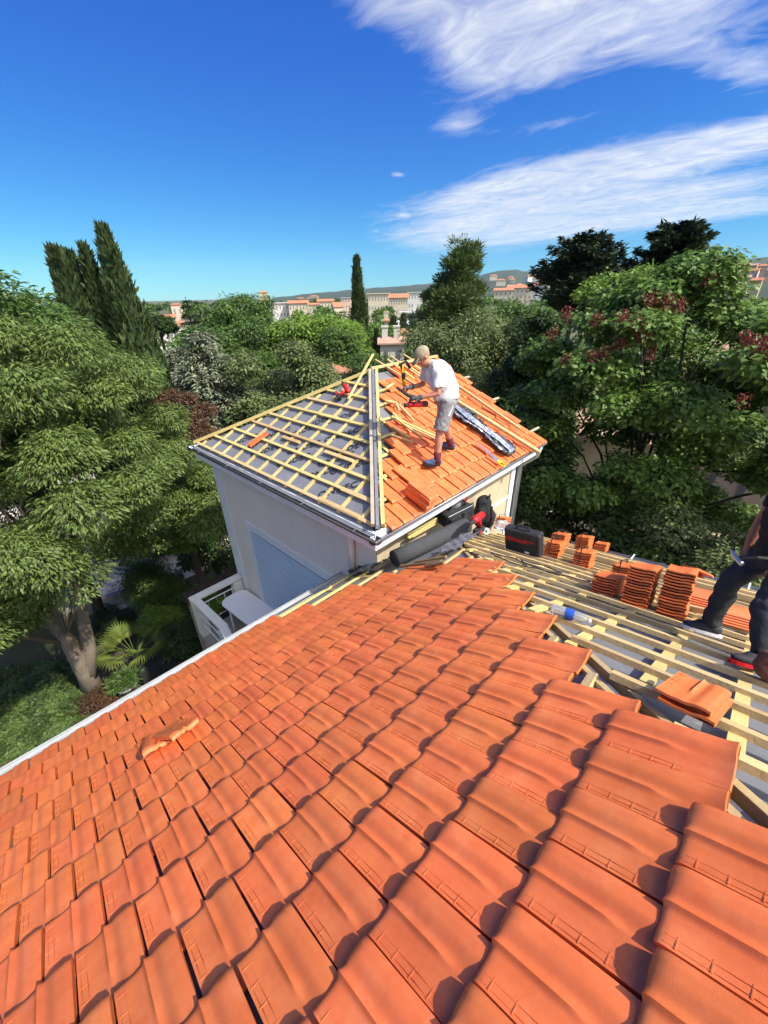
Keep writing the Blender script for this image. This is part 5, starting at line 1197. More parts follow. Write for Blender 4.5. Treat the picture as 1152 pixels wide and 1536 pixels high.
p = on_L(507, 592) + LN * .03; cordless('cordless_drill', 'red and black cordless tool lying on the annex battens', T(p) @ Matrix.Rotation(1.3, 4, SN) @ ANU @ RX(1.45) @ T(0, 0, -.05), s=1.3)
# ---- things heaped at the foot of the annex
def wav_sheet(name, label, cat, c, ex, ey, nrm, a, b, amp, material, seed, nx=26, ny=18):
    rs = np.random.RandomState(seed); mb = MB(); vs = []; ph = rs.rand(6) * 6
    for j in range(ny):
        for i in range(nx):
            x_ = (i / (nx - 1) - .5) * a * (1 + .08 * sin(j + ph[0])); y_ = (j / (ny - 1) - .5) * b * (1 + .1 * sin(i * .9 + ph[1]))
            z_ = amp * (sin(i * .55 + j * .35 + ph[2]) + .6 * sin(i * 1.1 - j * .8 + ph[3]) + .5 * rs.rand() + 1.3)
            vs.append((x_, y_, z_))
    mb.add(vs, [(j * nx + i, j * nx + i + 1, (j + 1) * nx + i + 1, (j + 1) * nx + i) for j in range(ny - 1) for i in range(nx - 1)])
    o = mb.build(name, material, None, smooth=True, M=basis(c, ex, ey, nrm)); return tag(o, label, cat)
r1 = on_da(592, 838, WR - .34); r2_ = on_da(699, 788, WR - .54)
fr = thing('felt_roll', 'long dark grey roll of roofing felt lying at the foot of the annex', 'roll', T(r1))
v = r2_ - r1; mb = MB(); sp = v.normalized(); mb.tube([Vector((0, 0, 0)), v * .25 + Vector((0, 0, .004)), v * .6, v], [.118, .115, .119, .115], 20); mb.build('roll', 'felt', fr, smooth=True)
e1 = sp.cross(Vector((0, 0, 1))).normalized(); e2 = e1.cross(sp)
mb = MB(); mb.tube([-sp * .004 + (e1 * cos(t) + e2 * sin(t)) * (.02 + .10 * t / 25) for t in np.linspace(0, 25, 90)], .004, 4); mb.build('roll_end', 'black_rubber', fr)
wav_sheet('underlay_offcut', 'crumpled grey underlay sheet under the felt roll', 'sheet', on_A(688, 815) + AN * .01, MAIN.col[0].to_3d(), (MAIN.to_3x3() @ Vector((0, CA, -SA))), AN, .6, .35, .007, 'underlay', 3)
wav_sheet('underlay_offcut', 'dark crumpled underlay at the corner under the annex gutter', 'sheet', on_A(560, 846) + AN * .01, MAIN.col[0].to_3d(), (MAIN.to_3x3() @ Vector((0, CA, -SA))), AN, .7, .5, .012, 'felt', 5)
def soft_bag(name, label, M, tubes, ells, material='black_cloth', vox=.018):
    return None
def remesh_obj(name, mb, material, parent, vox, smooth_it=4, M=None, disp=0.0):
    me0 = mb.mesh(name + '_src', material); o0 = bpy.data.objects.new(name + '_src', me0); COL.objects.link(o0)
    m = o0.modifiers.new('r', 'REMESH'); m.mode = 'VOXEL'; m.voxel_size = vox; m.use_smooth_shade = True
    m2 = o0.modifiers.new('s', 'SMOOTH'); m2.iterations = smooth_it; m2.factor = .5
    dg = bpy.context.evaluated_depsgraph_get(); me = bpy.data.meshes.new_from_object(o0.evaluated_get(dg)); me.name = name
    bpy.data.objects.remove(o0); bpy.data.meshes.remove(me0)
    if disp:
        rs = np.random.RandomState(len(me.vertices)); n = len(me.vertices); co = np.empty(n * 3); me.vertices.foreach_get('co', co); co = co.reshape(-1, 3)
        nr = np.empty(n * 3); me.vertices.foreach_get('normal', nr); nr = nr.reshape(-1, 3); f_ = 1 / disp * .25
        co += nr * (disp * (np.sin(co[:, 0] * f_ + np.sin(co[:, 2] * f_ * .7) * 2) * np.sin(co[:, 1] * f_ * 1.2 + 1) + .6 * np.sin(co[:, 2] * f_ * 1.3 + co[:, 0] * f_ * .6)))[:, None]
        me.vertices.foreach_set('co', co.reshape(-1)); me.update()
    if not me.materials: me.materials.append(MATS[material])
    me.polygons.foreach_set('use_smooth', [True] * len(me.polygons)); return obj(name, me, parent, M)
def near_annex(x, y, gap=.25):                       # point in front of the lit annex side wall
    return on_da(x, y, WR - gap)
pb1 = near_annex(726, 790, .28); bag = thing('backpack', 'upright black backpack leaning on the lit annex wall', 'bag', T(pb1) @ ANU @ RZ(.2))
mb = MB(); mb.ell((0, .05, .28), (.22, .15, .33), 14, 10); mb.ell((.02, -.06, .18), (.17, .12, .19), 12, 8); mb.ell((0, .06, .48), (.17, .13, .14), 12, 8); remesh_obj('body', mb, 'black_cloth', bag, .016, 3, disp=.012)
mb = MB(); mb.tube([(-.07, -.02, .55), (-.04, -.03, .64), (.04, -.03, .64), (.07, -.02, .55)], .012, 6); mb.build('carry_loop', 'black_rubber', bag)
mb = MB(); mb.tube([(-.1, -.12, .5), (-.15, -.16, .3), (-.12, -.12, .1)], [(.025, .008)] * 3, 6); mb.build('shoulder_strap', 'black_rubber', bag)
mb = MB(); mb.ell((.17, -.12, .20), (.035, .035, .035), 10, 6); mb.build('red_buckle', 'red_plastic', bag, smooth=True)
pb2 = near_annex(680, 776, .2); bag2 = thing('tool_bag', 'slumped dark grey tool bag between felt roll and backpack', 'bag', T(pb2) @ ANU @ RZ(-.1))
mb = MB(); mb.box((-.33, -.15, .0), (.30, .15, .20)); mb.ell((-.17, 0, .19), (.17, .15, .08), 12, 8); mb.ell((.14, .02, .18), (.18, .14, .06), 12, 8); mb.box((-.30, -.20, .02), (-.05, -.13, .15)); mb.box((.02, -.20, .02), (.26, -.13, .14)); remesh_obj('body', mb, 'black_cloth', bag2, .014, 4, disp=.010)
mb = MB(); mb.tube([(-.25, -.08, .2), (-.22, -.12, .33), (.05, -.13, .36), (.17, -.09, .2)], [(.016, .006)] * 4, 6); mb.tube([(-.25, .08, .2), (-.24, .06, .30), (.02, .05, .33), (.17, .08, .2)], [(.016, .006)] * 4, 6); mb.build('handle', 'black_rubber', bag2)
mb = MB(); mb.ell((-.02, -.03, .25), (.12, .08, .06), 12, 7); remesh_obj('plastic_wrap', mb, 'clear_plastic', bag2, .014, 1, disp=.012)
mb = MB(); mb.tube([(-.31, -.155, .185), (.28, -.155, .185)], .006, 5); mb.build('zip', 'steel', bag2)
mb = MB(); mb.tube([(.2, -.05, .19), (.26, -.06, .36)], [.014, .012], 7); mb.build('tool_handle', 'red_plastic', bag2)
pt = near_annex(714, 803, .78)
cordless('nail_gun', 'bright red cordless gun standing in front of the backpack', T(pt) @ RZ(atan2(-.75, -.65)) @ T(0, 0, .02), s=1.5)
pt2 = pt + Vector((.03, .09, .24)); 
tape = thing('tape_roll', 'pale green tape roll on the battens by the red gun', 'tape', T(near_annex(729, 797, .72)) @ RX(.9))
mb = MB(); mb.lathe([(.03, -.025), (.055, -.025), (.055, .025), (.03, .025), (.03, -.025)], 18); mb.build('ring', mat('pale_green', (.45, .60, .42), .5), tape, smooth=False)
mb = MB(); mb.lathe([(.026, -.024), (.030, -.024), (.030, .024), (.026, .024), (.026, -.024)], 18); mb.build('core', 'white_paper', tape)
pz = near_annex(752, 793, .6); pw = thing('plastic_bag', 'crumpled clear plastic bag next to the black backpack', 'bag', T(pz))
mb = MB(); mb.ell((0, 0, .05), (.13, .1, .09), 12, 8); mb.ell((.07, 0, .1), (.06, .06, .07), 10, 6); remesh_obj('wrap', mb, 'clear_plastic', pw, .014, 1, disp=.016)
for k, (a, b) in enumerate((((612, 806), (660, 776)), ((618, 804), (664, 778)), ((610, 800), (655, 776)))):
    pa = near_annex(*a, .12); pb_ = near_annex(*b, .12)
    bar_thing('lath', ['short yellow lath nearest the felt roll', 'middle short yellow lath by the felt roll', 'short yellow lath against the annex wall foot'][k], pa, pb_, .04, .028, (0, 0, 1), 'timber_yellow', 'wood', 'short laths by the felt roll')
# hard tool case with its red lettering
q = B_local(on_B(786, 829)); Mc = MAIN @ FB @ T(q.x, min(q.y, 4.0), .012) @ RZ(.05)
case = thing('tool_case', 'black hard plastic tool case with red lettering standing on the battens', 'tool case', Mc @ RX(radians(33)))
mb = MB(); mb.box((-.24, -.07, 0), (.24, .07, .36)); bevel(mb.build('shell', 'black_rubber', case), .03, 4)
mb = MB(); mb.box((-.244, -.006, .02), (.244, .006, .355)); mb.build('seam', 'black_plastic', case)
mb = MB(); mb.tube([(-.09, 0, .35), (-.08, 0, .405), (.08, 0, .405), (.09, 0, .35)], .014, 8); mb.build('handle', 'black_rubber', case)
for sx_ in (-.15, .15): mb = MB(); mb.box((sx_ - .03, -.078, .28), (sx_ + .03, -.066, .36)); bevel(mb.build('latch', 'black_plastic', case), .004, 1)
mb = MB(); mb.box((.04, -.0735, .045), (.10, -.0705, .075)); mb.build('badge', 'white_paper', case)
for (sz) in (.08, .16, .30): mb = MB(); mb.box((-.2, -.0745, sz), (.2, -.0705, sz + .008)); mb.build('rib', 'black_plastic', case)
fc = bpy.data.curves.new('logo', 'FONT'); fc.body = 'Milwaukee'; fc.size = .105; fc.shear = .35; fc.offset = .004; fc.align_x = 'CENTER'; fo = bpy.data.objects.new('logo', fc); COL.objects.link(fo)
dg = bpy.context.evaluated_depsgraph_get(); lm = bpy.data.meshes.new_from_object(fo.evaluated_get(dg)); bpy.data.objects.remove(fo); lm.materials.clear(); lm.materials.append(MATS['red_plastic'])
obj('lettering', lm, case, T(-.03, -.0752, .20) @ RX(pi / 2) @ RZ(.05) @ Matrix.Scale(.86, 4))
# cable, bottle, beams
q = B_local(on_B(748, 838)); rs = np.random.RandomState(2); cb_ = MB()
cb_.tube([(q.x + .28 * cos(t) * (1 + .15 * sin(3 * t)) + .05 * t, q.y + .16 * sin(t) + .02 * t, .02 + .006 * sin(5 * t)) for t in np.linspace(0, 13, 70)], .007, 5)
tag(cb_.build('cable', 'black_rubber', None, smooth=True, M=MAIN @ FB), 'thin black cable coiled on the battens by the tool case', 'cable')
a, b = B_local(on_B(825, 920)), B_local(on_B(884, 940)); ax = (b - a); ax.z = 0; ln_ = .31; ax.normalize()
bt = thing('water_bottle', 'clear plastic water bottle with blue label lying on the battens', 'bottle', MAIN @ FB @ basis(Vector((a.x, a.y, .038)), (0, 0, 1), ax.cross(Vector((0, 0, 1))) * -1, ax) @ Matrix.Scale(.8, 4))
ribs = []
for k in range(9): ribs += [(.043, .02 + k * .021), (.0395, .029 + k * .021)]
mb = MB(); mb.lathe([(0, .004), (.036, 0), (.043, .01)] + ribs + [(.043, .215), (.038, .24), (.020, .275), (.0145, .285), (.0145, .30), (0, .30)], 16); mb.build('bottle_body', 'clear_plastic', bt, smooth=True)
mb = MB(); mb.lathe([(.0438, .115), (.0445, .118), (.0445, .178), (.0438, .181)], 16); mb.build('label_band', 'blue_label', bt, smooth=True)
mb = MB(); mb.lathe([(.0452, .13), (.0452, .165)], 16); mb.f = mb.f[:4]; mb.m = mb.m[:4]; mb.build('label_patch', 'white_paper', bt)
mb = MB(); mb.lathe([(0, .312), (.017, .312), (.018, .31), (.018, .292), (.0148, .292)], 14); mb.build('cap', 'white_plastic', bt)
for k, (y_, x0_, x1_, h_, lb) in enumerate(((4.45, -1.95, 3.6, .07, 'long pale beam lying on the battens behind the tile piles'), (4.60, -1.7, 3.6, .075, 'second long pale beam lying behind the first one'))):
    mb = MB(); mb.beam(Vector((x0_, y_, .008 + h_ + .03 * k)), Vector((x1_, y_ + .06, .008 + h_ + .03 * k)), .11, h_); o = bevel(mb.build('timber_beam', 'timber', None, M=MAIN @ FB), .004, 1); tag(o, lb, 'wood', 'long beams on the battened slope')
q = B_local(on_B(1028, 918)); mb = MB(); mb.beam(Vector((0, 0, .06)), Vector((.22, -.05, .09)), .09, .05); o = mb.build('wood_offcut', 'timber', None, M=MAIN @ FB @ T(q.x - .08, q.y, .0)); tag(bevel(o, .003, 1), 'chunky timber offcut in front of the dark shoe', 'wood')
for k, (a, b) in enumerate((((602, 853), (664, 846)), ((626, 849), (672, 842)), ((640, 852), (668, 848)))):
    bar_thing('lath', ['lowest brown offcut on the end tiles', 'topmost brown offcut on the end tiles', 'shortest brown offcut on the end tiles'][k], on_A(*a) + AN * (.05 + .02 * (k % 2)), on_A(*b) + AN * (.05 + .02 * (k % 2)), .05, .03, AN, 'wood_brown', 'wood', 'brown offcuts on the tiles')
q = B_local(on_B(1138, 1018)); pc = thing('tool_pouch', 'brown leather tool pouch on the battens by the red soled shoe', 'pouch', MAIN @ FB @ T(q.x + .05, q.y, .0) @ RZ(.4) @ Matrix.Scale(.82, 4))
mb = MB(); mb.ell((0, 0, .11), (.12, .08, .12), 12, 8); mb.ell((.03, .02, .05), (.12, .1, .06), 12, 8); remesh_obj('pouch_body', mb, 'leather', pc, .012, 2, disp=.006)
mb = MB(); mb.tube([(-.05, -.05, .2), (-.02, -.06, .3)], .012, 6); mb.build('tool_handle', 'yellow_plastic', pc)
mb = MB(); mb.tube([(.05, -.03, .2), (.06, -.04, .28)], .01, 6); mb.build('tool_handle', 'steel', pc)
# ================================================================== people
mat('skin', (.46, .22, .14), .55, var=(.40, .18, .11), vscale=14, spec=.35); mat('skin_tan', (.36, .15, .09), .55, var=(.30, .12, .07), vscale=14)
mat('shirt_white', (.62, .62, .63), .9, var=(.56, .56, .58), vscale=7, bump=.25, bscale=30); mat('shorts_grey', (.25, .25, .255), .9, var=(.20, .20, .205), vscale=25, bump=.3, bscale=60)
mat('cap_sand', (.38, .33, .22), .9, var=(.20, .175, .11), vscale=30, bump=.2, bscale=60); mat('sock_maroon', (.11, .022, .028), .9); mat('shoe_navy', (.035, .065, .14), .7, var=(.05, .085, .17), vscale=20)
mat('glove_grey', (.10, .105, .11), .85, var=(.06, .062, .065), vscale=20); mat('trouser_black', (.026, .027, .030), .9, var=(.040, .041, .044), vscale=10, bump=.4, bscale=25); mat('shirt_black', (.014, .014, .016), .9, var=(.022, .022, .024), vscale=10, bump=.3, bscale=25)
mat('sole_white', (.66, .64, .62), .7); mat('shoe_black', (.03, .03, .034), .75, var=(.05, .05, .055), vscale=18); mat('hair_dark', (.05, .038, .03), .8); mat('print_stripe', (.75, .75, .76), .8); mat('eye_white', (.75, .73, .70), .3)
V = Vector
def limb(mb, pts, rad, seg=12): mb.tube([V(p) for p in pts], rad, seg)
def hand(mb, wrist, fwd, palmn, s=1.0, curl=.9, left=True):
    """palm plus four curled fingers and a thumb leaving the side of the palm"""
    f = V(fwd).normalized(); n = (V(palmn) - f * V(palmn).dot(f)).normalized(); sd = f.cross(n) * (1 if left else -1); w_ = V(wrist)
    mb.tube([w_ - f * .02 * s, w_ + f * .035 * s, w_ + f * .085 * s], [(.026 * s, .02 * s), (.038 * s, .019 * s), (.042 * s, .017 * s)], 10)
    for k, ln in enumerate((.070, .080, .075, .058)):
        p0 = w_ + f * .080 * s + sd * (.030 - .020 * k) * s; d0 = f; pts = [p0 - f * .015 * s, p0]; a = 0
        for j, fr_ in enumerate((.42, .33, .25)):
            a += curl * (.55 + .12 * j); d0 = f * cos(a) + n * sin(a); pts.append(pts[-1] + d0 * ln * fr_ * s)
        mb.tube(pts, [.0095 * s, .0095 * s, .009 * s, .0082 * s, .0068 * s], 7)
    t0 = w_ + f * .025 * s + sd * .032 * s; mb.tube([t0, t0 + (sd * .6 + f * .6 + n * .3).normalized() * .035 * s, t0 + (sd * .35 + f * .8 + n * .55).normalized() * .062 * s, t0 + (f * .75 + n * .75).normalized() * .075 * s], [.0125 * s, .0115 * s, .010 * s, .008 * s], 7)
def shoe(mb, ankle, toe_dir, up, s=1.0):
    t = V(toe_dir).normalized(); u_ = V(up).normalized(); a = V(ankle); sd = t.cross(u_).normalized()
    Mf = basis(V((0, 0, 0)), t, sd, u_).to_3x3()
    mb.ell(a + t * .05 * s - u_ * .055 * s, (.125 * s, .044 * s, .034 * s), 14, 8, M=Mf); mb.ell(a - t * .03 * s - u_ * .04 * s, (.058 * s, .040 * s, .045 * s), 12, 8, M=Mf); mb.ell(a + t * .03 * s - u_ * .03 * s, (.075 * s, .036 * s, .038 * s), 12, 8, M=Mf)
def sole(mb, ankle, toe_dir, up, s=1.0):
    t = V(toe_dir).normalized(); u_ = V(up).normalized(); a = V(ankle); sd = t.cross(u_).normalized(); Mf = basis(V((0, 0, 0)), t, sd, u_).to_3x3()
    n = 18; vs = []
    for z in (-.098, -.074):
        for k in range(n):
            an = 2 * pi * k / n; vs.append(a + Mf @ V((.045 * s + .14 * s * cos(an), (.047 + .008 * cos(an)) * s * sin(an), z * s)))
    mb.add(vs, [tuple(range(n))[::-1], tuple(range(n, 2 * n))] + [(k, (k + 1) % n, n + (k + 1) % n, n + k) for k in range(n)])
def head(mb, c, fwd, up, s=1.0):
    f = V(fwd).normalized(); u_ = (V(up) - f * V(up).dot(f)).normalized(); sd = f.cross(u_); Mf = basis(V((0, 0, 0)), f, sd, u_).to_3x3(); c = V(c)
    P = lambda x, y, z: c + Mf @ V((x * s, y * s, z * s))
    mb.ell(P(-.01, 0, .03), (.098 * s, .076 * s, .088 * s), 16, 12, M=Mf)             # skull
    mb.ell(P(.03, 0, -.045), (.062 * s, .056 * s, .07 * s), 14, 10, M=Mf)             # jaw and face
    mb.ell(P(.045, 0, -.095), (.03 * s, .032 * s, .022 * s), 10, 7, M=Mf)             # chin
    mb.tube([P(.085, 0, .01), P(.105, 0, -.025), P(.098, 0, -.035)], [.010 * s, .013 * s, .012 * s], 8)   # nose
    mb.ell(P(.086, 0, -.066), (.012 * s, .022 * s, .009 * s), 8, 6, M=Mf)             # lips
    mb.ell(P(.082, 0, .022), (.012 * s, .05 * s, .010 * s), 8, 6, M=Mf)               # brow
    for sg in (-1, 1): mb.ell(P(-.012, sg * .077, -.005), (.016 * s, .009 * s, .030 * s), 8, 6, M=Mf)   # ears
    return P, Mf
# ---- the roofer on the annex
f1, f2 = on_S(652, 703), on_S(671, 678)
root_p = (f1 * .6 + f2 * .4); fwd = V((-.985, -.17, 0)).normalized(); lft = V((0, 0, 1)).cross(fwd)
MPn = basis(V((root_p.x, root_p.y, f1.z)), fwd, lft, V((0, 0, 1))) @ Matrix.Scale(1.10, 4)
man = thing('person', 'man in white t-shirt, grey shorts and sand cap holding a red caulking gun', 'person', MPn)
Mi = MPn.inverted(); a1 = Mi @ (f1 + SN * .03); a2 = Mi @ (f2 + SN * .03)
aL = V((a1.x - .02, a1.y, a1.z + .115)); aR = V((a2.x - .03, a2.y, a2.z + .115)); nS = (Mi.to_3x3() @ SN).normalized()
hipL, hipR = V((-.05, .085, .90)), V((-.05, -.085, .90)); kL = (aL + hipL) / 2 + V((.05, .01, -.02)); kR = (aR + hipR) / 2 + V((.04, 0, -.02))
shL, shR = V((.150, .19, 1.315)), V((.165, -.18, 1.31)); elL, elR = V((.15, .25, 1.045)), V((.22, -.23, 1.07)); wrL, wrR = V((.37, .20, 1.00)), V((.41, -.10, 1.07))
pel, wai, che, nk, hd = V((-.05, 0, .93)), V((-.03, 0, 1.05)), V((.065, 0, 1.22)), V((.20, 0, 1.365)), V((.285, 0, 1.45))
hf = V((.74, .04, -.67))
mb = MB()
limb(mb, [aL - V((0, 0, .03)), aL, aL * .7 + kL * .3, aL * .35 + kL * .65, kL, kL * .6 + hipL * .4, hipL], [.04, .037, .048, .056, .053, .068, .085])
limb(mb, [aR - V((0, 0, .03)), aR, aR * .7 + kR * .3, aR * .35 + kR * .65, kR, kR * .6 + hipR * .4, hipR], [.04, .037, .048, .056, .053, .068, .085])
limb(mb, [pel, wai, che, che * .4 + nk * .6], [(.10, .15), (.098, .145), (.11, .165), (.08, .13)])
limb(mb, [shL, shL * .5 + elL * .5, elL, elL * .5 + wrL * .5, wrL], [.055, .046, .038, .036, .026]); limb(mb, [shR, shR * .5 + elR * .5, elR, elR * .5 + wrR * .5, wrR], [.055, .046, .038, .036, .026])
mb.tube([shL * .9 + shR * .1, (shL + shR) / 2 + V((0, 0, .03)), shR * .9 + shL * .1], .06, 10)
limb(mb, [nk - V((.04, 0, .06)), nk, hd - V((.03, 0, .05))], [.062, .056, .054]); Ph, Mh = head(mb, hd, hf, (0.4, 0, .9), .98)
hand(mb, wrL + V((.0, 0, 0)), (.9, -.3, -.1), (0, -.5, -.8), .95, .8, True); hand(mb, wrR, (.9, .25, .05), (0, .6, -.6), .95, .8, False)
remesh_obj('body', mb, 'skin', man, .009, 3)
for sg in (-1, 1):
    mb = MB(); mb.ell(Ph(.082, sg * .03, .002), .011, 8, 6); e_ = mb.build('eye', 'eye_white', man, smooth=True)
    mb = MB(); mb.ell(Ph(.090, sg * .03, .001), .0055, 6, 5); mb.build('pupil', 'black_rubber', e_, smooth=True)
mb = MB(); limb(mb, [wai - V((.015, 0, .13)), wai, che, che * .35 + nk * .65, nk * .95 + che * .05], [(.128, .180), (.120, .168), (.130, .185), (.10, .15), (.062, .07)], 18)
for sh_, el_ in ((shL, elL), (shR, elR)): limb(mb, [sh_ * .75 + che * .25, sh_, sh_ * .45 + el_ * .55, sh_ * .25 + el_ * .75], [.085, .08, .075, .078], 12)
mb.tube([shL, (shL + shR) / 2 + V((.0, 0, .035)), shR], .075, 10)
remesh_obj('t_shirt', mb, 'shirt_white', man, .012, 2, disp=.007)
mb = MB(); limb(mb, [wai - V((.0, 0, .04)), pel, pel - V((.0, 0, .07))], [(.110, .158), (.125, .172), (.115, .165)], 16)
for h_, k_ in ((hipL, kL), (hipR, kR)): limb(mb, [h_ + V((0, 0, .02)), h_ * .55 + k_ * .45, k_ * .92 + h_ * .08], [.108, .102, .098], 14)
remesh_obj('shorts', mb, 'shorts_grey', man, .013, 3, disp=.004)
for sg, h_, k_ in ((1, hipL, kL), (-1, hipR, kR)):
    mb = MB(); mb.tube([h_ + V((-.03, sg * .095, -.02)), h_ * .6 + k_ * .4 + V((-.02, sg * .103, 0))], [(.004, .012), (.004, .012)], 6); mb.build('pocket_seam', 'print_stripe', man)
for a_, k_ in ((aL, kL), (aR, kR)):
    mb = MB(); limb(mb, [a_ - V((0, 0, .05)), a_, a_ * .72 + k_ * .28], [.047, .046, .056], 12); mb.build('sock', 'sock_maroon', man, smooth=True)
    mb = MB(); shoe(mb, a_, V((1, .12 if a_ is aL else -.5, 0)) - nS * nS.dot(V((1, .12, 0))), nS, 1.08); s_ = remesh_obj('shoe', mb, 'shoe_navy', man, .010, 2)
    mb = MB(); sole(mb, a_, V((1, .12 if a_ is aL else -.5, 0)) - nS * nS.dot(V((1, .12, 0))), nS, 1.04); mb.build('sole', 'black_rubber', s_)
mb = MB(); mb.ell(Ph(-.012, 0, .052), (.106, .086, .085), 18, 10, M=Mh)
cap_o = remesh_obj('cap', mb, 'cap_sand', man, .008, 2)
mb = MB(); vs = []
for k in range(13):
    t = (k / 12 - .5) * 2.2; vs += [Ph(.075 * cos(t * .7), .078 * sin(t), .055), Ph(.10 + .075 * cos(t), .075 * sin(t), .028)]
mb.add(vs, [(2 * k, 2 * k + 2, 2 * k + 3, 2 * k + 1) for k in range(12)]); br_ = mb.build('brim', 'cap_sand', cap_o, smooth=True); so = br_.modifiers.new('s', 'SOLIDIFY'); so.thickness = .006
for nm, wr_, el_, f_, n_, lf in (('glove', wrL, elL, (.9, -.3, -.1), (0, -.5, -.8), True), ('glove', wrR, elR, (.9, .25, .05), (0, .6, -.6), False)):
    mb = MB(); hand(mb, wr_, f_, n_, 1.16, .8, lf); limb(mb, [wr_ * .85 + el_ * .15, wr_, wr_ + V(f_) * .02], [.036, .034, .036]); remesh_obj(nm, mb, 'glove_grey', man, .006, 1)
# caulking gun in his hands
gunM = MPn @ T(.44, .14, .96) @ RY(.05)
gun = thing('caulking_gun', 'red and black cordless caulking gun held by the man in the cap', 'power tool', gunM)
mb = MB(); mb.tube([(-.13, .02, -.06), (-.11, .02, -.06), (.06, .02, -.05), (.08, .02, -.05)], [.025, .036, .036, .028], 12); mb.build('barrel', 'red_plastic', gun, smooth=True)
mb = MB(); mb.tube([(.08, .02, -.05), (.13, .02, -.05)], [.03, .028], 12); mb.build('barrel_cap', 'black_rubber', gun, smooth=True)
mb = MB(); mb.tube([(-.07, 0, -.03), (-.02, -.01, .03), (.06, -.02, .06), (.20, -.03, .17)], [.024, .027, .024, .016], 10); mb.build('body', 'black_rubber', gun, smooth=True)
mb = MB(); mb.box((-.18, -.02, -.095), (-.11, .06, -.03)); bevel(mb.build('battery', 'black_rubber', gun), .006)
tub = thing('sealant_tube', 'black and yellow sealant cartridge held upright by the man in the cap', 'cartridge', MPn @ T(.51, -.08, 1.10) @ RY(.08))
mb = MB(); mb.lathe([(0, 0), (.025, 0), (.025, .20), (.012, .215), (.006, .26), (0, .26)], 14); mb.build('cartridge', 'yellow_plastic', tub, smooth=True)
mb = MB(); mb.lathe([(.0255, .08), (.0258, .08), (.0258, .16), (.0255, .16)], 14); mb.build('cartridge_print', 'black_rubber', tub)
mb = MB(); mb.tube([(0, -.03, .19), (.02, -.04, .26), (-.05, -.03, .29), (-.10, -.03, .2)], .02, 8); mb.build('frame_handle', 'black_rubber', tub, smooth=True)

# ---- the worker stepping in from the side
F1 = on_B(1052, 948); F2 = on_B(1128, 1000)
hp_ = at_dist(1176, 838, sqrt(F1.x ** 2 + F1.y ** 2) * 1.05)
fw2 = V((-.93, .30, 0)).normalized(); lf2 = V((0, 0, 1)).cross(fw2)
MW = basis(V((hp_.x, hp_.y, F2.z)), fw2, lf2, V((0, 0, 1))) @ Matrix.Scale(.84, 4); Wi = MW.inverted()
wk = thing('person', 'worker in black t-shirt and charcoal trousers striding across the battens', 'person', MW)
nB = (Wi.to_3x3() @ BN).normalized()
g1 = Wi @ (F1 + BN * .0); g2 = Wi @ (F2 + BN * .0)
t1 = V((.80, -.25, -.1)); t1 = (t1 - nB * t1.dot(nB)).normalized(); t2 = V((.7, .1, 0)); t2 = (t2 - nB * t2.dot(nB)).normalized()
A1 = g1 + nB * .105 - t1 * .04; A2 = g2 + nB * .105 - t2 * .04
HP = Wi @ hp_; H1 = HP + V((.02, -.10, 0)); H2 = HP + V((0, .10, 0)); 
K1 = (A1 + H1) / 2 + V((.09, 0, .07)); K2 = (A2 + H2) / 2 + V((.10, .06, .0))
CH = HP + V((.06, 0, .36)); NK = HP + V((.12, 0, .56)); HD = HP + V((.19, 0, .68)); SL = HP + V((.08, .20, .48)); SR = HP + V((.08, -.20, .48))
EL = SL + V((.03, .07, -.27)); WL_ = EL + V((.02, -.10, -.22)); ER = SR + V((.03, -.05, -.27)); WR_ = ER + V((.04, .06, -.23))
mb = MB()
for A_, K_, H_ in ((A1, K1, H1), (A2, K2, H2)): limb(mb, [A_ - nB * .03, A_, A_ * .6 + K_ * .4, K_, K_ * .5 + H_ * .5, H_], [.038, .038, .052, .055, .075, .09])
limb(mb, [HP, HP * .6 + CH * .4, CH, CH * .3 + NK * .7], [(.11, .155), (.105, .15), (.12, .17), (.08, .12)])
for S_, E_, W_ in ((SL, EL, WL_), (SR, ER, WR_)): limb(mb, [S_, S_ * .5 + E_ * .5, E_, E_ * .5 + W_ * .5, W_], [.058, .05, .042, .04, .028])
mb.tube([SL, (SL + SR) / 2 + V((0, 0, .03)), SR], .06, 10); limb(mb, [NK - V((.03, 0, .06)), NK, HD - V((.02, 0, .05))], [.06, .056, .055]); Pw, Mw = head(mb, HD, (.85, 0, -.5), (.4, 0, .9))
hand(mb, WL_, (.1, -.3, -.9), (.2, -.9, 0), 1, .6, True); hand(mb, WR_, (.1, .3, -.9), (.2, .9, 0), 1, .6, False)
remesh_obj('body', mb, 'skin_tan', wk, .010, 3)
for sg in (-1, 1): mb = MB(); mb.ell(Pw(.082, sg * .03, .002), .011, 8, 6); mb.build('eye', 'eye_white', wk, smooth=True)
mb = MB(); mb.ell(Pw(-.02, 0, .045), (.10, .084, .085), 14, 9, M=Mw); remesh_obj('hair', mb, 'hair_dark', wk, .010, 2)
mb = MB(); limb(mb, [HP + V((.0, 0, .03)), HP * .6 + CH * .4, CH, CH * .35 + NK * .65, NK], [(.145, .19), (.135, .18), (.145, .195), (.105, .15), (.065, .07)], 18)
for S_, E_ in ((SL, EL), (SR, ER)): limb(mb, [S_ * .75 + CH * .25, S_, S_ * .4 + E_ * .6], [.085, .082, .072], 12)
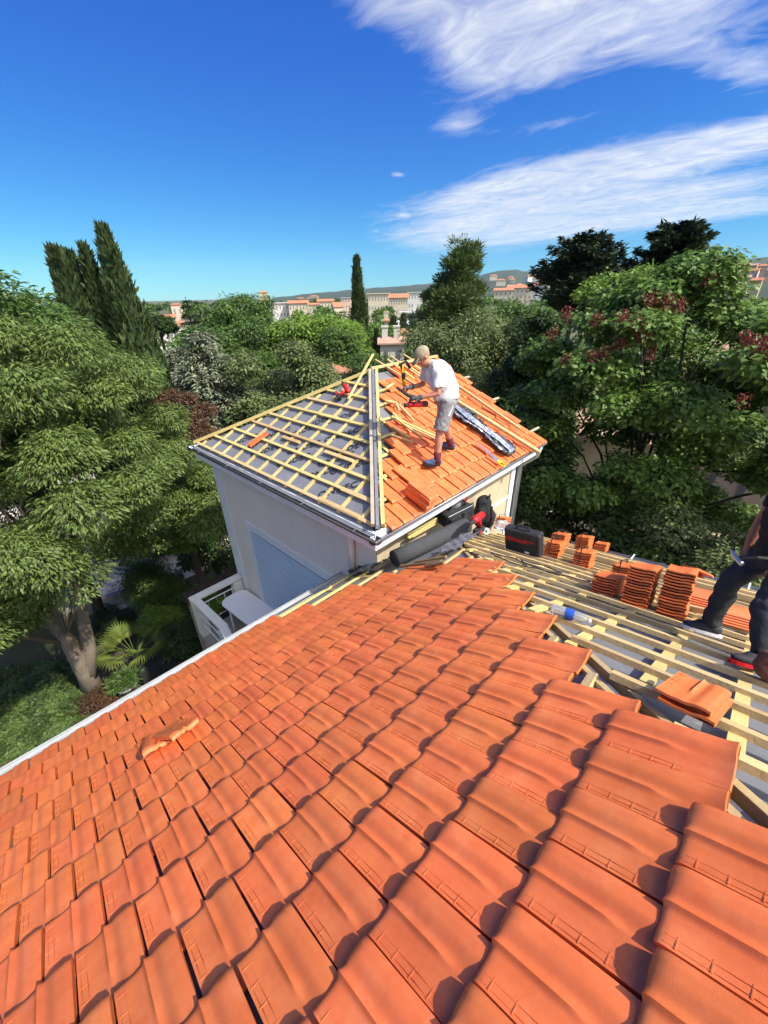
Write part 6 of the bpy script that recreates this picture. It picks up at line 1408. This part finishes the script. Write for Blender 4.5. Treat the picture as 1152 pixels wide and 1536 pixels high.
mb.tube([SL, (SL + SR) / 2 + V((0, 0, .035)), SR], .076, 10); remesh_obj('t_shirt', mb, 'shirt_black', wk, .014, 3, disp=.005)
mb = MB(); limb(mb, [HP + V((0, 0, .08)), HP, HP - V((0, 0, .08))], [(.12, .165), (.13, .178), (.11, .165)], 16)
for A_, K_, H_ in ((A1, K1, H1), (A2, K2, H2)): limb(mb, [A_ - nB * .0, A_ * .8 + K_ * .2, A_ * .4 + K_ * .6, K_, K_ * .5 + H_ * .5, H_], [.072, .070, .078, .085, .098, .115], 14)
remesh_obj('trousers', mb, 'trouser_black', wk, .014, 2, disp=.007)
for A_, t_, red in ((A1, t1, False), (A2, t2, True)):
    mb = MB(); shoe(mb, A_, t_, nB, 1.12); s_ = remesh_obj('shoe', mb, 'shoe_black', wk, .010, 2)
    mb = MB(); sole(mb, A_, t_, nB, 1.1); mb.build('sole', 'red_plastic' if red else 'sole_white', s_)
    if red: tag(s_, 'black shoe with a red sole')
# hammer in his belt
hm = thing('claw_hammer', 'black handled hammer hanging from the belt of the worker', 'hammer', MW @ T(HP + V((.16, .13, .05))) @ RZ(.2))
mb = MB(); mb.tube([(-.06, 0, 0), (.12, 0, .015), (.24, 0, .0)], [.016, .014, .013], 8); mb.build('handle', 'black_rubber', hm, smooth=True)
mb = MB(); mb.tube([(.245, -.07, .03), (.245, -.02, .012), (.245, .05, .0), (.245, .075, -.0)], [.008, .016, .016, .018], 8); mb.build('head', 'steel', hm, smooth=True)
# ================================================================== air
hz = bpy.data.materials.new('haze_air'); hz.use_nodes = True; nt = hz.node_tree; nt.nodes.remove(nt.nodes['Principled BSDF'])
pv = nt.nodes.new('ShaderNodeVolumePrincipled'); pv.inputs['Color'].default_value = (.66, .82, 1.0, 1); pv.inputs['Density'].default_value = .00005; pv.inputs['Anisotropy'].default_value = .0
nt.links.new(pv.outputs[0], nt.nodes['Material Output'].inputs['Volume']); MATS['haze_air'] = hz
mb = MB(); mb.box((-5000, -5000, -2), (5000, 5000, 330)); tag(mb.build('haze', 'haze_air'), 'pale air lying over the town and hills', 'haze', kind='stuff')
